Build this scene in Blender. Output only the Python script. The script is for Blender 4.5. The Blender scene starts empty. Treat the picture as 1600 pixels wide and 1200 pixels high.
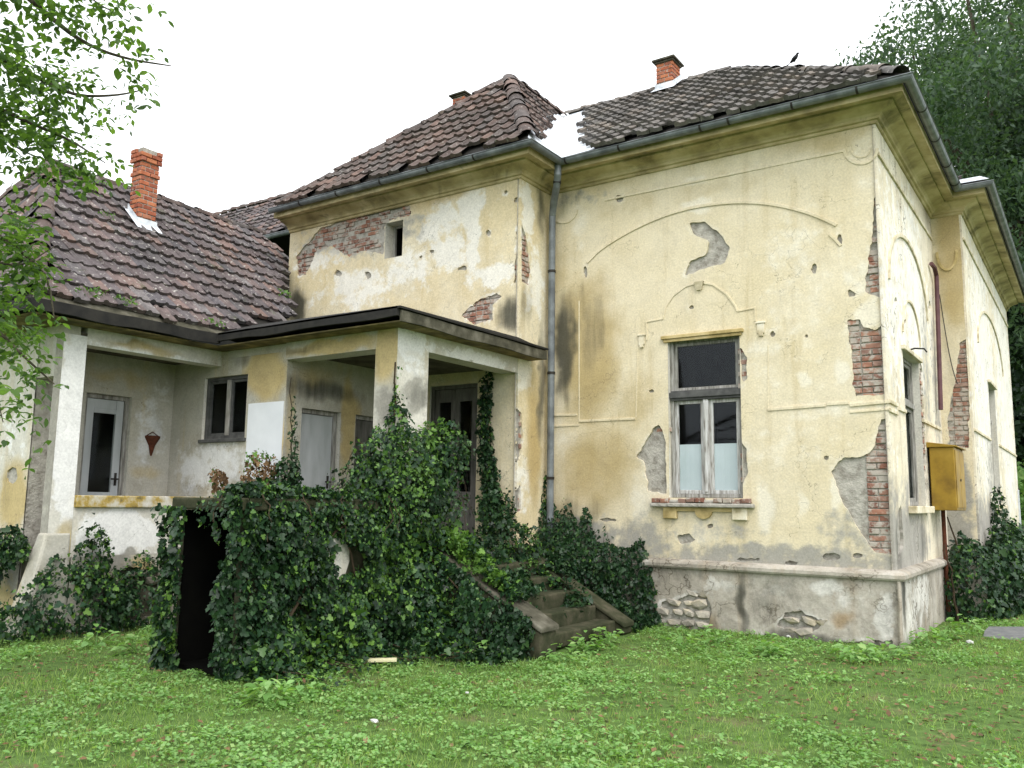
import bpy, math, random
import numpy as np
from mathutils import Vector, Matrix

# ------------------------------------------------------------------ camera
FPX, YAW, PITCH, ROLL = 1340.19, 0.59758, 0.13563, 0.0137
CAM = np.array([2.06, -11.212, 1.65])
_r = np.array([math.cos(YAW), math.sin(YAW), 0.0])
FW = np.array([-math.sin(YAW)*math.cos(PITCH), math.cos(YAW)*math.cos(PITCH), math.sin(PITCH)])
_u = np.cross(_r, FW)
RT = math.cos(ROLL)*_r + math.sin(ROLL)*_u
UP = -math.sin(ROLL)*_r + math.cos(ROLL)*_u
scene = bpy.context.scene
COL = scene.collection
cam_data = bpy.data.cameras.new('camera')
cam_data.sensor_width = 36.0
cam_data.lens = 36.0*FPX/1600.0
cam_data.clip_end = 2000
cam = bpy.data.objects.new('camera', cam_data)
COL.objects.link(cam)
M = Matrix.Identity(4)
for i in range(3):
    M[i][0], M[i][1], M[i][2], M[i][3] = RT[i], UP[i], -FW[i], CAM[i]
cam.matrix_world = M
scene.camera = cam

# ------------------------------------------------------------------ sky and sun (overcast)
SUN_EL, SUN_AZ = math.radians(52), math.radians(128)      # azimuth clockwise from +y
world = bpy.data.worlds.new('World')
scene.world = world
world.use_nodes = True
wn, wl = world.node_tree.nodes, world.node_tree.links
wn.clear()
sky = wn.new('ShaderNodeTexSky')
sky.sky_type = 'NISHITA'
sky.sun_disc = False
sky.sun_elevation = SUN_EL
sky.sun_rotation = SUN_AZ
sky.air_density = 1.0
sky.dust_density = 6.0
hs = wn.new('ShaderNodeHueSaturation')
hs.inputs['Saturation'].default_value = 0.12
mx = wn.new('ShaderNodeMix'); mx.data_type = 'RGBA'
mx.inputs[0].default_value = 0.72
mx.inputs[7].default_value = (11.2, 11.6, 12.0, 1)        # even cloud deck
bg = wn.new('ShaderNodeBackground'); bg.inputs['Strength'].default_value = 0.13
out = wn.new('ShaderNodeOutputWorld')
wl.new(sky.outputs[0], hs.inputs['Color'])
wl.new(hs.outputs[0], mx.inputs[6])
wl.new(mx.outputs[2], bg.inputs['Color'])
wl.new(bg.outputs[0], out.inputs[0])
sl = bpy.data.lights.new('sun', 'SUN')
sl.energy = 1.1
sl.angle = math.radians(28)
sl.color = (1.0, 0.96, 0.9)
sun = bpy.data.objects.new('sun', sl)
COL.objects.link(sun)
sd = Vector((math.sin(SUN_AZ)*math.cos(SUN_EL), math.cos(SUN_AZ)*math.cos(SUN_EL), math.sin(SUN_EL)))
sun.rotation_euler = sd.to_track_quat('Z', 'Y').to_euler()
vs = scene.view_settings
vs.view_transform = 'Standard'
vs.look = 'None'
vs.exposure = 0.72
vs.gamma = 1.0
try:
    vs.use_curve_mapping = False
except Exception:
    pass
scene.cycles.max_bounces = 5
scene.cycles.diffuse_bounces = 3
scene.cycles.glossy_bounces = 2
scene.cycles.transparent_max_bounces = 8
try:
    scene.cycles.use_denoising = True
except Exception:
    pass

rng = np.random.default_rng(7)
random.seed(7)

# ------------------------------------------------------------------ projection helpers (photo pixel -> point on a plane of the house)
def ray(px, py):
    return (px-800)*RT - (py-600)*UP + FPX*FW

def at(px, py, ax, val):
    d = ray(px, py)
    return CAM + d*((val-CAM[ax])/d[ax])

def at_plane(px, py, n, p0):
    d = ray(px, py)
    n = np.array(n, float)
    return CAM + d*((n@(np.array(p0)-CAM))/(n@d))

def at_dist(px, py, dist):
    d = ray(px, py)
    return CAM + d/np.linalg.norm(d)*dist

# ------------------------------------------------------------------ noise
def _hash(ix, iy, seed):
    n = (ix.astype(np.int64)*374761393 + iy.astype(np.int64)*668265263 + seed*2147483647) & 0xffffffff
    n = ((n ^ (n >> 13))*1274126177) & 0xffffffff
    return ((n ^ (n >> 16)) & 0xffff)/65535.0

def vnoise(x, y, seed=0):
    ix, iy = np.floor(x), np.floor(y)
    fx, fy = x-ix, y-iy
    fx, fy = fx*fx*(3-2*fx), fy*fy*(3-2*fy)
    a, b = _hash(ix, iy, seed), _hash(ix+1, iy, seed)
    c, d = _hash(ix, iy+1, seed), _hash(ix+1, iy+1, seed)
    return (a*(1-fx)+b*fx)*(1-fy)+(c*(1-fx)+d*fx)*fy

def fbm(x, y, seed=0, octs=4):
    s, a, t = 0, 0.5, 0
    for k in range(octs):
        s = s+a*vnoise(x*2**k, y*2**k, seed+k*17)
        t += a
        a *= 0.55
    return s/t*2-1

# ------------------------------------------------------------------ materials
MATS = {}
class NT:
    def __init__(self, name):
        m = bpy.data.materials.new(name)
        m.use_nodes = True
        self.m, self.n, self.l = m, m.node_tree.nodes, m.node_tree.links
        self.n.clear()
        self.out = self.n.new('ShaderNodeOutputMaterial')
        self.b = self.n.new('ShaderNodeBsdfPrincipled')
        self.l.new(self.b.outputs[0], self.out.inputs[0])
        self.tc = self.n.new('ShaderNodeTexCoord')
        self.geo = self.n.new('ShaderNodeNewGeometry')
        MATS[name] = m
    def pos(self):
        return self.geo.outputs['Position']
    def noise(self, scale, detail=4, rough=0.55, vec=None, dist=0.0):
        t = self.n.new('ShaderNodeTexNoise')
        t.inputs['Scale'].default_value = scale
        t.inputs['Detail'].default_value = detail
        t.inputs['Roughness'].default_value = rough
        t.inputs['Distortion'].default_value = dist
        self.l.new(vec if vec is not None else self.pos(), t.inputs['Vector'])
        return t.outputs['Fac']
    def scaled(self, s, vec=None):
        t = self.n.new('ShaderNodeVectorMath'); t.operation = 'MULTIPLY'
        self.l.new(vec if vec is not None else self.pos(), t.inputs[0])
        t.inputs[1].default_value = s
        return t.outputs[0]
    def ramp(self, fac, stops):
        r = self.n.new('ShaderNodeValToRGB')
        e = r.color_ramp.elements
        while len(e) < len(stops):
            e.new(0.5)
        for k, (p, c) in enumerate(stops):
            e[k].position = p
            e[k].color = tuple(c)+(1,) if len(c) == 3 else c
        self.l.new(fac, r.inputs[0])
        return r.outputs[0]
    def step(self, fac, a, b):
        r = self.n.new('ShaderNodeMapRange')
        r.interpolation_type = 'SMOOTHSTEP'
        r.inputs[1].default_value = a
        r.inputs[2].default_value = b
        self.l.new(fac, r.inputs[0])
        return r.outputs[0]
    def math(self, op, a, b):
        t = self.n.new('ShaderNodeMath'); t.operation = op
        for k, v in enumerate((a, b)):
            if isinstance(v, (int, float)):
                t.inputs[k].default_value = v
            else:
                self.l.new(v, t.inputs[k])
        return t.outputs[0]
    def mix(self, fac, a, b, blend='MIX'):
        t = self.n.new('ShaderNodeMix'); t.data_type = 'RGBA'; t.blend_type = blend
        if isinstance(fac, (int, float)):
            t.inputs[0].default_value = fac
        else:
            self.l.new(fac, t.inputs[0])
        for k, v in ((6, a), (7, b)):
            if isinstance(v, tuple):
                t.inputs[k].default_value = v+(1,) if len(v) == 3 else v
            else:
                self.l.new(v, t.inputs[k])
        return t.outputs[2]
    def attr(self, name):
        t = self.n.new('ShaderNodeAttribute')
        t.attribute_name = name
        return t.outputs['Fac']
    def rand(self):
        """a random number per separate piece, whether it is an object or an island of a joined mesh"""
        oi = self.n.new('ShaderNodeObjectInfo')
        return self.math('FRACT', self.math('ADD', oi.outputs['Random'], self.geo.outputs['Random Per Island']), 0)
    def color(self, c):
        if isinstance(c, tuple):
            self.b.inputs['Base Color'].default_value = c+(1,)
        else:
            self.l.new(c, self.b.inputs['Base Color'])
    def rough(self, r):
        if isinstance(r, (int, float)):
            self.b.inputs['Roughness'].default_value = r
        else:
            self.l.new(r, self.b.inputs['Roughness'])
    def bump(self, h, strength=0.4, dist=0.02):
        t = self.n.new('ShaderNodeBump')
        t.inputs['Strength'].default_value = strength
        t.inputs['Distance'].default_value = dist
        self.l.new(h, t.inputs['Height'])
        self.l.new(t.outputs[0], self.b.inputs['Normal'])

def plaster_mat(name, base, base2, white, ochre, wet, spec=0.15, soft=0.1, wamt=0.9, crack=(1.3, 0.006, 0.6), mott=0.0, streaks=0.35):
    t = NT(name)
    p = t.pos()
    n1 = t.noise(0.9, 5, 0.6)
    n2 = t.noise(5.5, 6, 0.65)
    n3 = t.noise(38, 4, 0.6)
    streak = t.noise(1.0, 5, 0.6, t.scaled((5.0, 5.0, 0.45)))
    c = t.mix(t.step(n1, 0.35, 0.68), base, base2)
    c = t.mix(t.math('MULTIPLY', t.step(streak, 0.5, 0.75), streaks), c, ochre)
    c = t.mix(t.math('MULTIPLY', t.step(n2, 0.55, 0.72), 0.3), c, white)
    wh = t.step(t.math('ADD', t.attr('white'), t.math('MULTIPLY', t.math('SUBTRACT', n2, 0.5), 1.5)), 0.5-soft, 0.5+soft)
    c = t.mix(t.math('MULTIPLY', wh, wamt), c, white)
    oc = t.step(t.math('ADD', t.attr('ochre'), t.math('MULTIPLY', t.math('SUBTRACT', n1, 0.5), 0.9)), 0.2, 0.85)
    c = t.mix(t.math('MULTIPLY', oc, 0.85), c, ochre)
    gr = t.step(t.math('ADD', t.attr('grey'), t.math('MULTIPLY', t.math('SUBTRACT', n2, 0.5), 1.4)), 0.3, 0.75)
    grey = t.mix(n2, wet, (0.44, 0.42, 0.37))
    c = t.mix(gr, c, grey)
    dk = t.step(t.math('ADD', t.attr('mould'), t.math('MULTIPLY', t.math('SUBTRACT', streak, 0.5), 0.9)), 0.25, 0.95)
    c = t.mix(t.math('MULTIPLY', dk, 0.9), c, (0.05, 0.052, 0.042))
    fine = t.mix(1.0, c, t.ramp(n3, [(0.25, (0.8, 0.8, 0.8)), (0.7, (1.06, 1.06, 1.06))]), 'MULTIPLY')
    # hairline cracks
    vo = t.n.new('ShaderNodeTexVoronoi'); vo.feature = 'DISTANCE_TO_EDGE'; vo.inputs['Scale'].default_value = crack[0]
    wv = t.n.new('ShaderNodeVectorMath'); wv.operation = 'ADD'
    nn = t.n.new('ShaderNodeTexNoise'); nn.inputs['Scale'].default_value = 3.0; nn.inputs['Detail'].default_value = 5
    t.l.new(p, nn.inputs['Vector'])
    sc = t.n.new('ShaderNodeVectorMath'); sc.operation = 'SCALE'; sc.inputs['Scale'].default_value = 0.8
    t.l.new(nn.outputs['Color'], sc.inputs[0])
    t.l.new(p, wv.inputs[0]); t.l.new(sc.outputs[0], wv.inputs[1])
    t.l.new(wv.outputs[0], vo.inputs['Vector'])
    cr = t.math('MULTIPLY', t.math('SUBTRACT', 1.0, t.step(vo.outputs[0], 0.0, crack[1])), t.step(n1, 0.42, 0.58))
    fine = t.mix(t.math('MULTIPLY', cr, crack[2]), fine, (0.10, 0.085, 0.06))
    if mott:
        n4 = t.noise(2.6, 7, 0.75, None, 0.6)
        fine = t.mix(mott, fine, t.ramp(n4, [(0.32, (0.35, 0.33, 0.30)), (0.5, (0.95, 0.92, 0.88)), (0.68, (1.25, 1.22, 1.18))]), 'MULTIPLY')
    t.color(fine)
    t.rough(0.92)
    t.b.inputs['Specular IOR Level'].default_value = spec
    t.bump(t.math('ADD', t.math('MULTIPLY', n2, 1.0), t.math('MULTIPLY', n3, 0.35)), 0.45, 0.012)
    return t.m

plaster_mat('plaster_yellow', (0.70, 0.625, 0.465), (0.655, 0.57, 0.39), (0.77, 0.72, 0.60), (0.42, 0.32, 0.145), (0.24, 0.23, 0.20), soft=0.28, wamt=0.8, mott=0.16)
plaster_mat('plaster_mid', (0.66, 0.56, 0.36), (0.70, 0.63, 0.47), (0.80, 0.78, 0.72), (0.44, 0.32, 0.13), (0.32, 0.31, 0.28), soft=0.16, wamt=0.85, mott=0.2)
plaster_mat('plaster_pale', (0.72, 0.65, 0.50), (0.76, 0.71, 0.60), (0.82, 0.80, 0.75), (0.46, 0.38, 0.28), (0.30, 0.285, 0.27), mott=0.35, streaks=0.7, crack=(1.0, 0.012, 0.8))
plaster_mat('plaster_white', (0.66, 0.64, 0.58), (0.60, 0.58, 0.52), (0.80, 0.80, 0.79), (0.46, 0.35, 0.14), (0.24, 0.24, 0.22), mott=0.25)
plaster_mat('plaster_porch', (0.50, 0.485, 0.43), (0.41, 0.385, 0.315), (0.66, 0.67, 0.67), (0.50, 0.385, 0.17), (0.15, 0.145, 0.13), soft=0.18, mott=0.3)
plaster_mat('plinth_render', (0.47, 0.44, 0.39), (0.31, 0.285, 0.24), (0.62, 0.61, 0.58), (0.30, 0.21, 0.11), (0.13, 0.12, 0.10), soft=0.2, mott=0.65, crack=(2.2, 0.03, 0.9))

def mat_simple(name, cols, scale, rough=0.85, bump=0.3, bdist=0.01, stretch=None, rnd=0.0, spec=0.2, detail=5):
    t = NT(name)
    n = t.noise(scale, detail, 0.6, t.scaled(stretch) if stretch else None)
    k = len(cols)
    c = t.ramp(n, [(0.3+0.4*i/max(1, k-1), cc) for i, cc in enumerate(cols)])
    if rnd:
        rr = t.rand()
        v = t.math('ADD', 1-rnd/2, t.math('MULTIPLY', rr, rnd))
        cb = t.n.new('ShaderNodeCombineColor')
        for q in range(3):
            t.l.new(v, cb.inputs[q])
        c = t.mix(1.0, c, cb.outputs[0], 'MULTIPLY')
    t.color(c)
    t.rough(rough)
    t.b.inputs['Specular IOR Level'].default_value = spec
    if bump:
        t.bump(t.noise(scale*3, 4), bump, bdist)
    return t

mat_simple('mortar', [(0.20, 0.18, 0.15), (0.36, 0.34, 0.30), (0.46, 0.43, 0.38)], 9, 0.95, 0.8, 0.02)
mat_simple('concrete', [(0.03, 0.03, 0.02), (0.075, 0.07, 0.05), (0.15, 0.14, 0.11)], 5, 0.9, 0.5, 0.015)
mat_simple('concrete_moss', [(0.018, 0.024, 0.010), (0.04, 0.042, 0.022), (0.085, 0.075, 0.05)], 5, 0.95, 0.5, 0.015)
mat_simple('stone', [(0.20, 0.18, 0.15), (0.34, 0.31, 0.26), (0.44, 0.38, 0.27)], 6, 0.95, 0.7, 0.02, rnd=0.5)
mat_simple('zinc', [(0.06, 0.068, 0.075), (0.125, 0.14, 0.15), (0.21, 0.23, 0.24)], 4, 0.5, 0.1, 0.004, stretch=(1, 1, 1), spec=0.5)
mat_simple('zinc_bright', [(0.36, 0.39, 0.43), (0.58, 0.61, 0.65), (0.70, 0.73, 0.76)], 5, 0.45, 0.25, 0.01, spec=0.5)
mat_simple('fascia_dark', [(0.012, 0.012, 0.012), (0.03, 0.028, 0.024)], 6, 0.8, 0.2)
mat_simple('wood_grey', [(0.10, 0.092, 0.08), (0.25, 0.24, 0.215), (0.40, 0.39, 0.37)], 10, 0.75, 0.35, 0.006, stretch=(3, 3, 0.35))
mat_simple('wood_white', [(0.13, 0.11, 0.09), (0.44, 0.43, 0.41), (0.60, 0.60, 0.60)], 10, 0.65, 0.35, 0.006, stretch=(3, 3, 0.35))
mat_simple('door_paint', [(0.34, 0.36, 0.36), (0.42, 0.44, 0.45), (0.47, 0.49, 0.50)], 3, 0.6, 0.15, 0.004, stretch=(2, 2, 0.5))
mat_simple('door_dark', [(0.06, 0.058, 0.05), (0.11, 0.105, 0.095), (0.16, 0.15, 0.135)], 6, 0.7, 0.2, 0.004, stretch=(2, 2, 0.4))
mat_simple('frame_dark', [(0.05, 0.05, 0.05), (0.11, 0.11, 0.105)], 8, 0.7, 0.2, 0.004)
mat_simple('curtain', [(0.58, 0.63, 0.65), (0.66, 0.70, 0.72)], 2, 0.8, 0.0)
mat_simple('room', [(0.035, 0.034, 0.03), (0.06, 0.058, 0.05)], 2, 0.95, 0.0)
mat_simple('ceiling_shaded', [(0.05, 0.046, 0.034), (0.10, 0.092, 0.068), (0.16, 0.145, 0.105)], 3, 0.95, 0.1)  # dark tones carry the shade under the porch ceiling in the colour
mat_simple('coping_lichen', [(0.13, 0.11, 0.06), (0.38, 0.27, 0.07), (0.50, 0.46, 0.36), (0.60, 0.58, 0.54)], 7, 0.95, 0.5, 0.012)
mat_simple('paint_white', [(0.62, 0.64, 0.67), (0.70, 0.72, 0.75)], 3, 0.8, 0.1)
mat_simple('soffit', [(0.06, 0.052, 0.03), (0.15, 0.12, 0.055), (0.30, 0.235, 0.10)], 3.5, 0.9, 0.2, 0.008)  # darkened so the colour adds to the shade under the eaves
tc_ = mat_simple('cornice_plaster', [(0.22, 0.18, 0.095), (0.42, 0.345, 0.185), (0.58, 0.495, 0.31)], 2.2, 0.92, 0.3, 0.01, stretch=(1, 1, 1.5))
base_c = tc_.b.inputs['Base Color'].links[0].from_socket
tc_.color(tc_.mix(tc_.math('MULTIPLY', tc_.step(tc_.noise(1.3, 6, 0.7, None, 0.8), 0.54, 0.68), 0.5), base_c, (0.05, 0.05, 0.03)))
mat_simple('moulding_yellow', [(0.24, 0.18, 0.07), (0.45, 0.35, 0.16), (0.58, 0.47, 0.26)], 5, 0.92, 0.3, 0.008)
mat_simple('moulding_pale', [(0.34, 0.28, 0.16), (0.62, 0.55, 0.40), (0.74, 0.69, 0.57)], 5, 0.92, 0.3, 0.008)
mat_simple('shade_black', [(0.004, 0.004, 0.004), (0.007, 0.007, 0.006)], 4, 1.0, 0.0, spec=0.0)  # near-black colour standing in for the deep shade inside the store
mat_simple('rust', [(0.05, 0.02, 0.012), (0.13, 0.04, 0.02)], 20, 0.8, 0.3, 0.004)
mat_simple('iron_dark', [(0.015, 0.013, 0.012), (0.04, 0.036, 0.032)], 14, 0.6, 0.2, 0.003)
mat_simple('pipe_brown', [(0.07, 0.03, 0.035), (0.14, 0.07, 0.075)], 5, 0.6, 0.1, 0.003)
mat_simple('box_yellow', [(0.16, 0.095, 0.02), (0.29, 0.18, 0.025), (0.37, 0.24, 0.04)], 3, 0.5, 0.05, 0.003)
mat_simple('bark', [(0.03, 0.025, 0.018), (0.09, 0.075, 0.055), (0.15, 0.13, 0.10)], 6, 0.95, 0.8, 0.03, stretch=(3, 3, 0.6))
mat_simple('twig', [(0.03, 0.022, 0.014), (0.07, 0.05, 0.03)], 20, 0.9, 0.2)
mat_simple('feather', [(0.006, 0.006, 0.007), (0.015, 0.015, 0.017)], 20, 0.6, 0.1)
mat_simple('board_pale', [(0.46, 0.42, 0.24), (0.62, 0.58, 0.38)], 8, 0.8, 0.2, 0.004)
mat_simple('litter_white', [(0.38, 0.38, 0.36), (0.58, 0.58, 0.56)], 20, 0.7, 0.2, 0.004)
mat_simple('asphalt', [(0.12, 0.125, 0.13), (0.20, 0.20, 0.195)], 12, 0.8, 0.3, 0.01)
mat_simple('car_paint', [(0.60, 0.62, 0.63), (0.64, 0.66, 0.67)], 1, 0.25, 0.0, spec=0.5)
mat_simple('rubber', [(0.012, 0.012, 0.012), (0.02, 0.02, 0.02)], 10, 0.8, 0.1)
mat_simple('galv_post', [(0.40, 0.42, 0.44), (0.52, 0.54, 0.56)], 8, 0.4, 0.05, spec=0.5)

def brick_mat(name, reds, mort):
    t = NT(name)
    r = t.rand()
    n = t.noise(14, 5, 0.65)
    c = t.ramp(r, [(i/(len(reds)-1), cc) for i, cc in enumerate(reds)])
    c = t.mix(1.0, c, t.ramp(n, [(0.3, (0.7, 0.7, 0.7)), (0.7, (1.15, 1.15, 1.15))]), 'MULTIPLY')
    c = t.mix(t.math('MULTIPLY', t.step(t.noise(5.5, 5, 0.7), mort, mort+0.12), 0.85), c, (0.42, 0.39, 0.34))
    t.color(c); t.rough(0.95)
    t.b.inputs['Specular IOR Level'].default_value = 0.1
    t.bump(n, 0.6, 0.01)
brick_mat('brick_red', [(0.17, 0.08, 0.06), (0.28, 0.135, 0.095), (0.36, 0.185, 0.125), (0.24, 0.14, 0.11), (0.33, 0.23, 0.185)], 0.44)
brick_mat('brick_chimney', [(0.22, 0.07, 0.05), (0.40, 0.13, 0.07), (0.46, 0.175, 0.09), (0.30, 0.11, 0.075), (0.42, 0.18, 0.11)], 0.6)

def tile_mat(name, cols, lich, moss, dirt):
    t = NT(name)
    r = t.rand()
    c = t.ramp(r, [(i/(len(cols)-1), cc) for i, cc in enumerate(cols)])
    n = t.noise(9, 6, 0.7)
    nb = t.noise(1.1, 3, 0.5)
    c = t.mix(t.math('MULTIPLY', t.step(nb, 0.42, 0.66), dirt), c, (0.045, 0.04, 0.038))
    c = t.mix(1.0, c, t.ramp(n, [(0.3, (0.6, 0.6, 0.6)), (0.7, (1.2, 1.2, 1.2))]), 'MULTIPLY')
    c = t.mix(t.math('MULTIPLY', t.step(t.noise(16, 4, 0.7), 0.58, 0.68), lich), c, (0.42, 0.40, 0.36))
    c = t.mix(t.math('MULTIPLY', t.step(t.noise(2.3, 6, 0.75), 0.58, 0.70), moss), c, (0.055, 0.065, 0.02))
    t.color(c); t.rough(0.85)
    t.b.inputs['Specular IOR Level'].default_value = 0.2
    t.bump(n, 0.5, 0.01)
tile_mat('tile_left', [(0.066, 0.057, 0.06), (0.12, 0.092, 0.09), (0.10, 0.092, 0.10), (0.20, 0.13, 0.11), (0.11, 0.097, 0.10), (0.14, 0.11, 0.108), (0.08, 0.074, 0.078), (0.18, 0.16, 0.158)], 0.8, 0.55, 0.4)
tile_mat('tile_mid', [(0.072, 0.057, 0.052), (0.13, 0.09, 0.077), (0.10, 0.087, 0.082), (0.17, 0.112, 0.092)], 0.6, 0.35, 0.5)
tile_mat('tile_grey', [(0.10, 0.092, 0.085), (0.165, 0.15, 0.138), (0.12, 0.113, 0.108), (0.19, 0.16, 0.135)], 0.6, 0.45, 0.4)

def leaf_mat(name, cols, rough=0.5, trans=0.3, spec=0.4):
    t = NT(name)
    r = t.rand()
    c = t.ramp(r, [(i/(len(cols)-1), cc) for i, cc in enumerate(cols)])
    c = t.mix(t.math('MULTIPLY', t.step(t.noise(0.8, 3), 0.4, 0.65), 0.35), c, cols[0])
    t.color(c); t.rough(rough)
    t.b.inputs['Specular IOR Level'].default_value = spec
    if trans:
        tr = t.n.new('ShaderNodeBsdfTranslucent')
        br = t.mix(1.0, c, (1.6, 1.7, 0.7), 'MULTIPLY')
        t.l.new(br, tr.inputs['Color'])
        ms = t.n.new('ShaderNodeMixShader'); ms.inputs[0].default_value = trans
        t.l.new(t.b.outputs[0], ms.inputs[1]); t.l.new(tr.outputs[0], ms.inputs[2])
        t.l.new(ms.outputs[0], t.out.inputs[0])
leaf_mat('leaf_ivy', [(0.006, 0.017, 0.007), (0.013, 0.036, 0.014), (0.026, 0.066, 0.021), (0.013, 0.040, 0.019), (0.055, 0.115, 0.03)], 0.42, 0.08, 0.25)
leaf_mat('leaf_ivy_new', [(0.05, 0.12, 0.02), (0.09, 0.19, 0.03), (0.14, 0.26, 0.04)], 0.5, 0.25)
leaf_mat('leaf_walnut', [(0.045, 0.085, 0.03), (0.075, 0.14, 0.04), (0.12, 0.21, 0.05), (0.17, 0.28, 0.07)], 0.5, 0.55)
leaf_mat('leaf_willow', [(0.028, 0.058, 0.036), (0.052, 0.097, 0.054), (0.083, 0.137, 0.072), (0.066, 0.118, 0.07)], 0.55, 0.38)
leaf_mat('leaf_dark', [(0.010, 0.024, 0.012), (0.02, 0.045, 0.02), (0.035, 0.07, 0.028)], 0.6, 0.2)
leaf_mat('leaf_weed', [(0.10, 0.205, 0.045), (0.17, 0.33, 0.085), (0.25, 0.43, 0.14), (0.19, 0.35, 0.12), (0.34, 0.48, 0.18)], 0.5, 0.36)
leaf_mat('leaf_grass', [(0.105, 0.185, 0.04), (0.17, 0.28, 0.065), (0.25, 0.37, 0.10), (0.36, 0.41, 0.16)], 0.55, 0.36)
leaf_mat('leaf_dry', [(0.09, 0.05, 0.025), (0.16, 0.09, 0.04), (0.22, 0.14, 0.07)], 0.8, 0.1)

t = NT('glass')
t.n.remove(t.b)
tr = t.n.new('ShaderNodeBsdfTransparent'); tr.inputs['Color'].default_value = (0.90, 0.92, 0.92, 1)
gl = t.n.new('ShaderNodeBsdfGlossy'); gl.inputs['Roughness'].default_value = 0.04; gl.inputs['Color'].default_value = (0.9, 0.95, 1, 1)
ms = t.n.new('ShaderNodeMixShader'); ms.inputs[0].default_value = 0.012
t.l.new(tr.outputs[0], ms.inputs[1]); t.l.new(gl.outputs[0], ms.inputs[2]); t.l.new(ms.outputs[0], t.out.inputs[0])

t = NT('ground_soil')
n = t.noise(1.3, 6, 0.65); n2 = t.noise(11, 5, 0.7)
c = t.ramp(n, [(0.3, (0.07, 0.13, 0.03)), (0.56, (0.10, 0.165, 0.045)), (0.70, (0.15, 0.12, 0.07))])
c = t.mix(1.0, c, t.ramp(n2, [(0.3, (0.5, 0.5, 0.5)), (0.7, (1.2, 1.2, 1.2))]), 'MULTIPLY')
t.color(c); t.rough(0.95); t.b.inputs['Specular IOR Level'].default_value = 0.1
t.bump(n2, 0.8, 0.03)

# ------------------------------------------------------------------ mesh helpers
class MB:
    def __init__(self):
        self.v, self.f = [], []
    def add(self, vs, fs):
        o = len(self.v)
        self.v.extend([tuple(map(float, p)) for p in vs])
        self.f.extend([tuple(i+o for i in f) for f in fs])
        return self
    def box(self, x0, x1, y0, y1, z0, z1):
        if x0 > x1: x0, x1 = x1, x0
        if y0 > y1: y0, y1 = y1, y0
        if z0 > z1: z0, z1 = z1, z0
        vs = [(x, y, z) for z in (z0, z1) for y in (y0, y1) for x in (x0, x1)]
        return self.add(vs, [(0, 2, 3, 1), (4, 5, 7, 6), (0, 1, 5, 4), (2, 6, 7, 3), (0, 4, 6, 2), (1, 3, 7, 5)])
    def hexa(self, p):
        """8 corners: bottom ring 0-3 counter clockwise from above, top ring 4-7"""
        return self.add(p, [(3, 2, 1, 0), (4, 5, 6, 7), (0, 1, 5, 4), (1, 2, 6, 5), (2, 3, 7, 6), (3, 0, 4, 7)])
    def tube(self, pts, rad, sides=8, cap=True):
        pts = [np.array(p, float) for p in pts]
        if np.isscalar(rad):
            rad = [rad]*len(pts)
        vs, fs = [], []
        prev = None
        for i, p in enumerate(pts):
            d = pts[min(i+1, len(pts)-1)]-pts[max(i-1, 0)]
            d /= np.linalg.norm(d)+1e-9
            if prev is None:
                a = np.cross(d, (0, 0, 1.0))
                if np.linalg.norm(a) < 0.1: a = np.cross(d, (1.0, 0, 0))
            else:
                a = prev-d*(prev@d)
            a /= np.linalg.norm(a)
            prev = a
            b = np.cross(d, a)
            for k in range(sides):
                t = 2*math.pi*k/sides
                vs.append(p+rad[i]*(math.cos(t)*a+math.sin(t)*b))
        for i in range(len(pts)-1):
            for k in range(sides):
                k2 = (k+1) % sides
                fs.append((i*sides+k, i*sides+k2, (i+1)*sides+k2, (i+1)*sides+k))
        if cap:
            fs.append(tuple(range(sides-1, -1, -1)))
            fs.append(tuple((len(pts)-1)*sides+k for k in range(sides)))
        return self.add(vs, fs)
    def mesh(self, name, smooth=False):
        me = bpy.data.meshes.new(name)
        me.from_pydata(self.v, [], self.f)
        if smooth:
            me.polygons.foreach_set('use_smooth', [True]*len(me.polygons))
        me.update()
        return me

def obj(name, me, mat, parent=None, bevel=0.0):
    if isinstance(me, MB):
        me = me.mesh(name)
    o = bpy.data.objects.new(name, me)
    COL.objects.link(o)
    if mat is not None and len(me.materials) == 0:
        me.materials.append(MATS[mat])
    if bevel:
        b = o.modifiers.new('bevel', 'BEVEL'); b.width = bevel; b.segments = 2; b.limit_method = 'ANGLE'
    if parent is not None:
        o.parent = parent
        if parent.type == 'EMPTY':
            o.matrix_parent_inverse = Matrix.Translation(-Vector(parent.location))
    return o

def thing(name, label, cat, loc, group=None):
    o = bpy.data.objects.new(name, None)
    COL.objects.link(o)
    o.location = loc
    o.empty_display_size = 0.3
    return tag(o, label, cat, group)

def tag(o, label, cat, group=None):
    o['label'] = label
    o['category'] = cat
    if group: o['group'] = group
    return o

def structure(o):
    o['kind'] = 'structure'
    return o

def stuff(o):
    o['kind'] = 'stuff'
    return o

def np_mesh(name, V, faces_idx, loop_total, smooth=False):
    """V (n,3); faces_idx flat loop vertex indices; loop_total per face"""
    me = bpy.data.meshes.new(name)
    me.vertices.add(len(V)); me.vertices.foreach_set('co', np.asarray(V, np.float32).ravel())
    me.loops.add(len(faces_idx)); me.loops.foreach_set('vertex_index', np.asarray(faces_idx, np.int32))
    lt = np.asarray(loop_total, np.int32)
    me.polygons.add(len(lt))
    me.polygons.foreach_set('loop_start', np.concatenate([[0], np.cumsum(lt)[:-1]]).astype(np.int32))
    me.polygons.foreach_set('loop_total', lt)
    if smooth:
        me.polygons.foreach_set('use_smooth', np.ones(len(lt), bool))
    me.update(calc_edges=True)
    me.validate()
    return me

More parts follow.
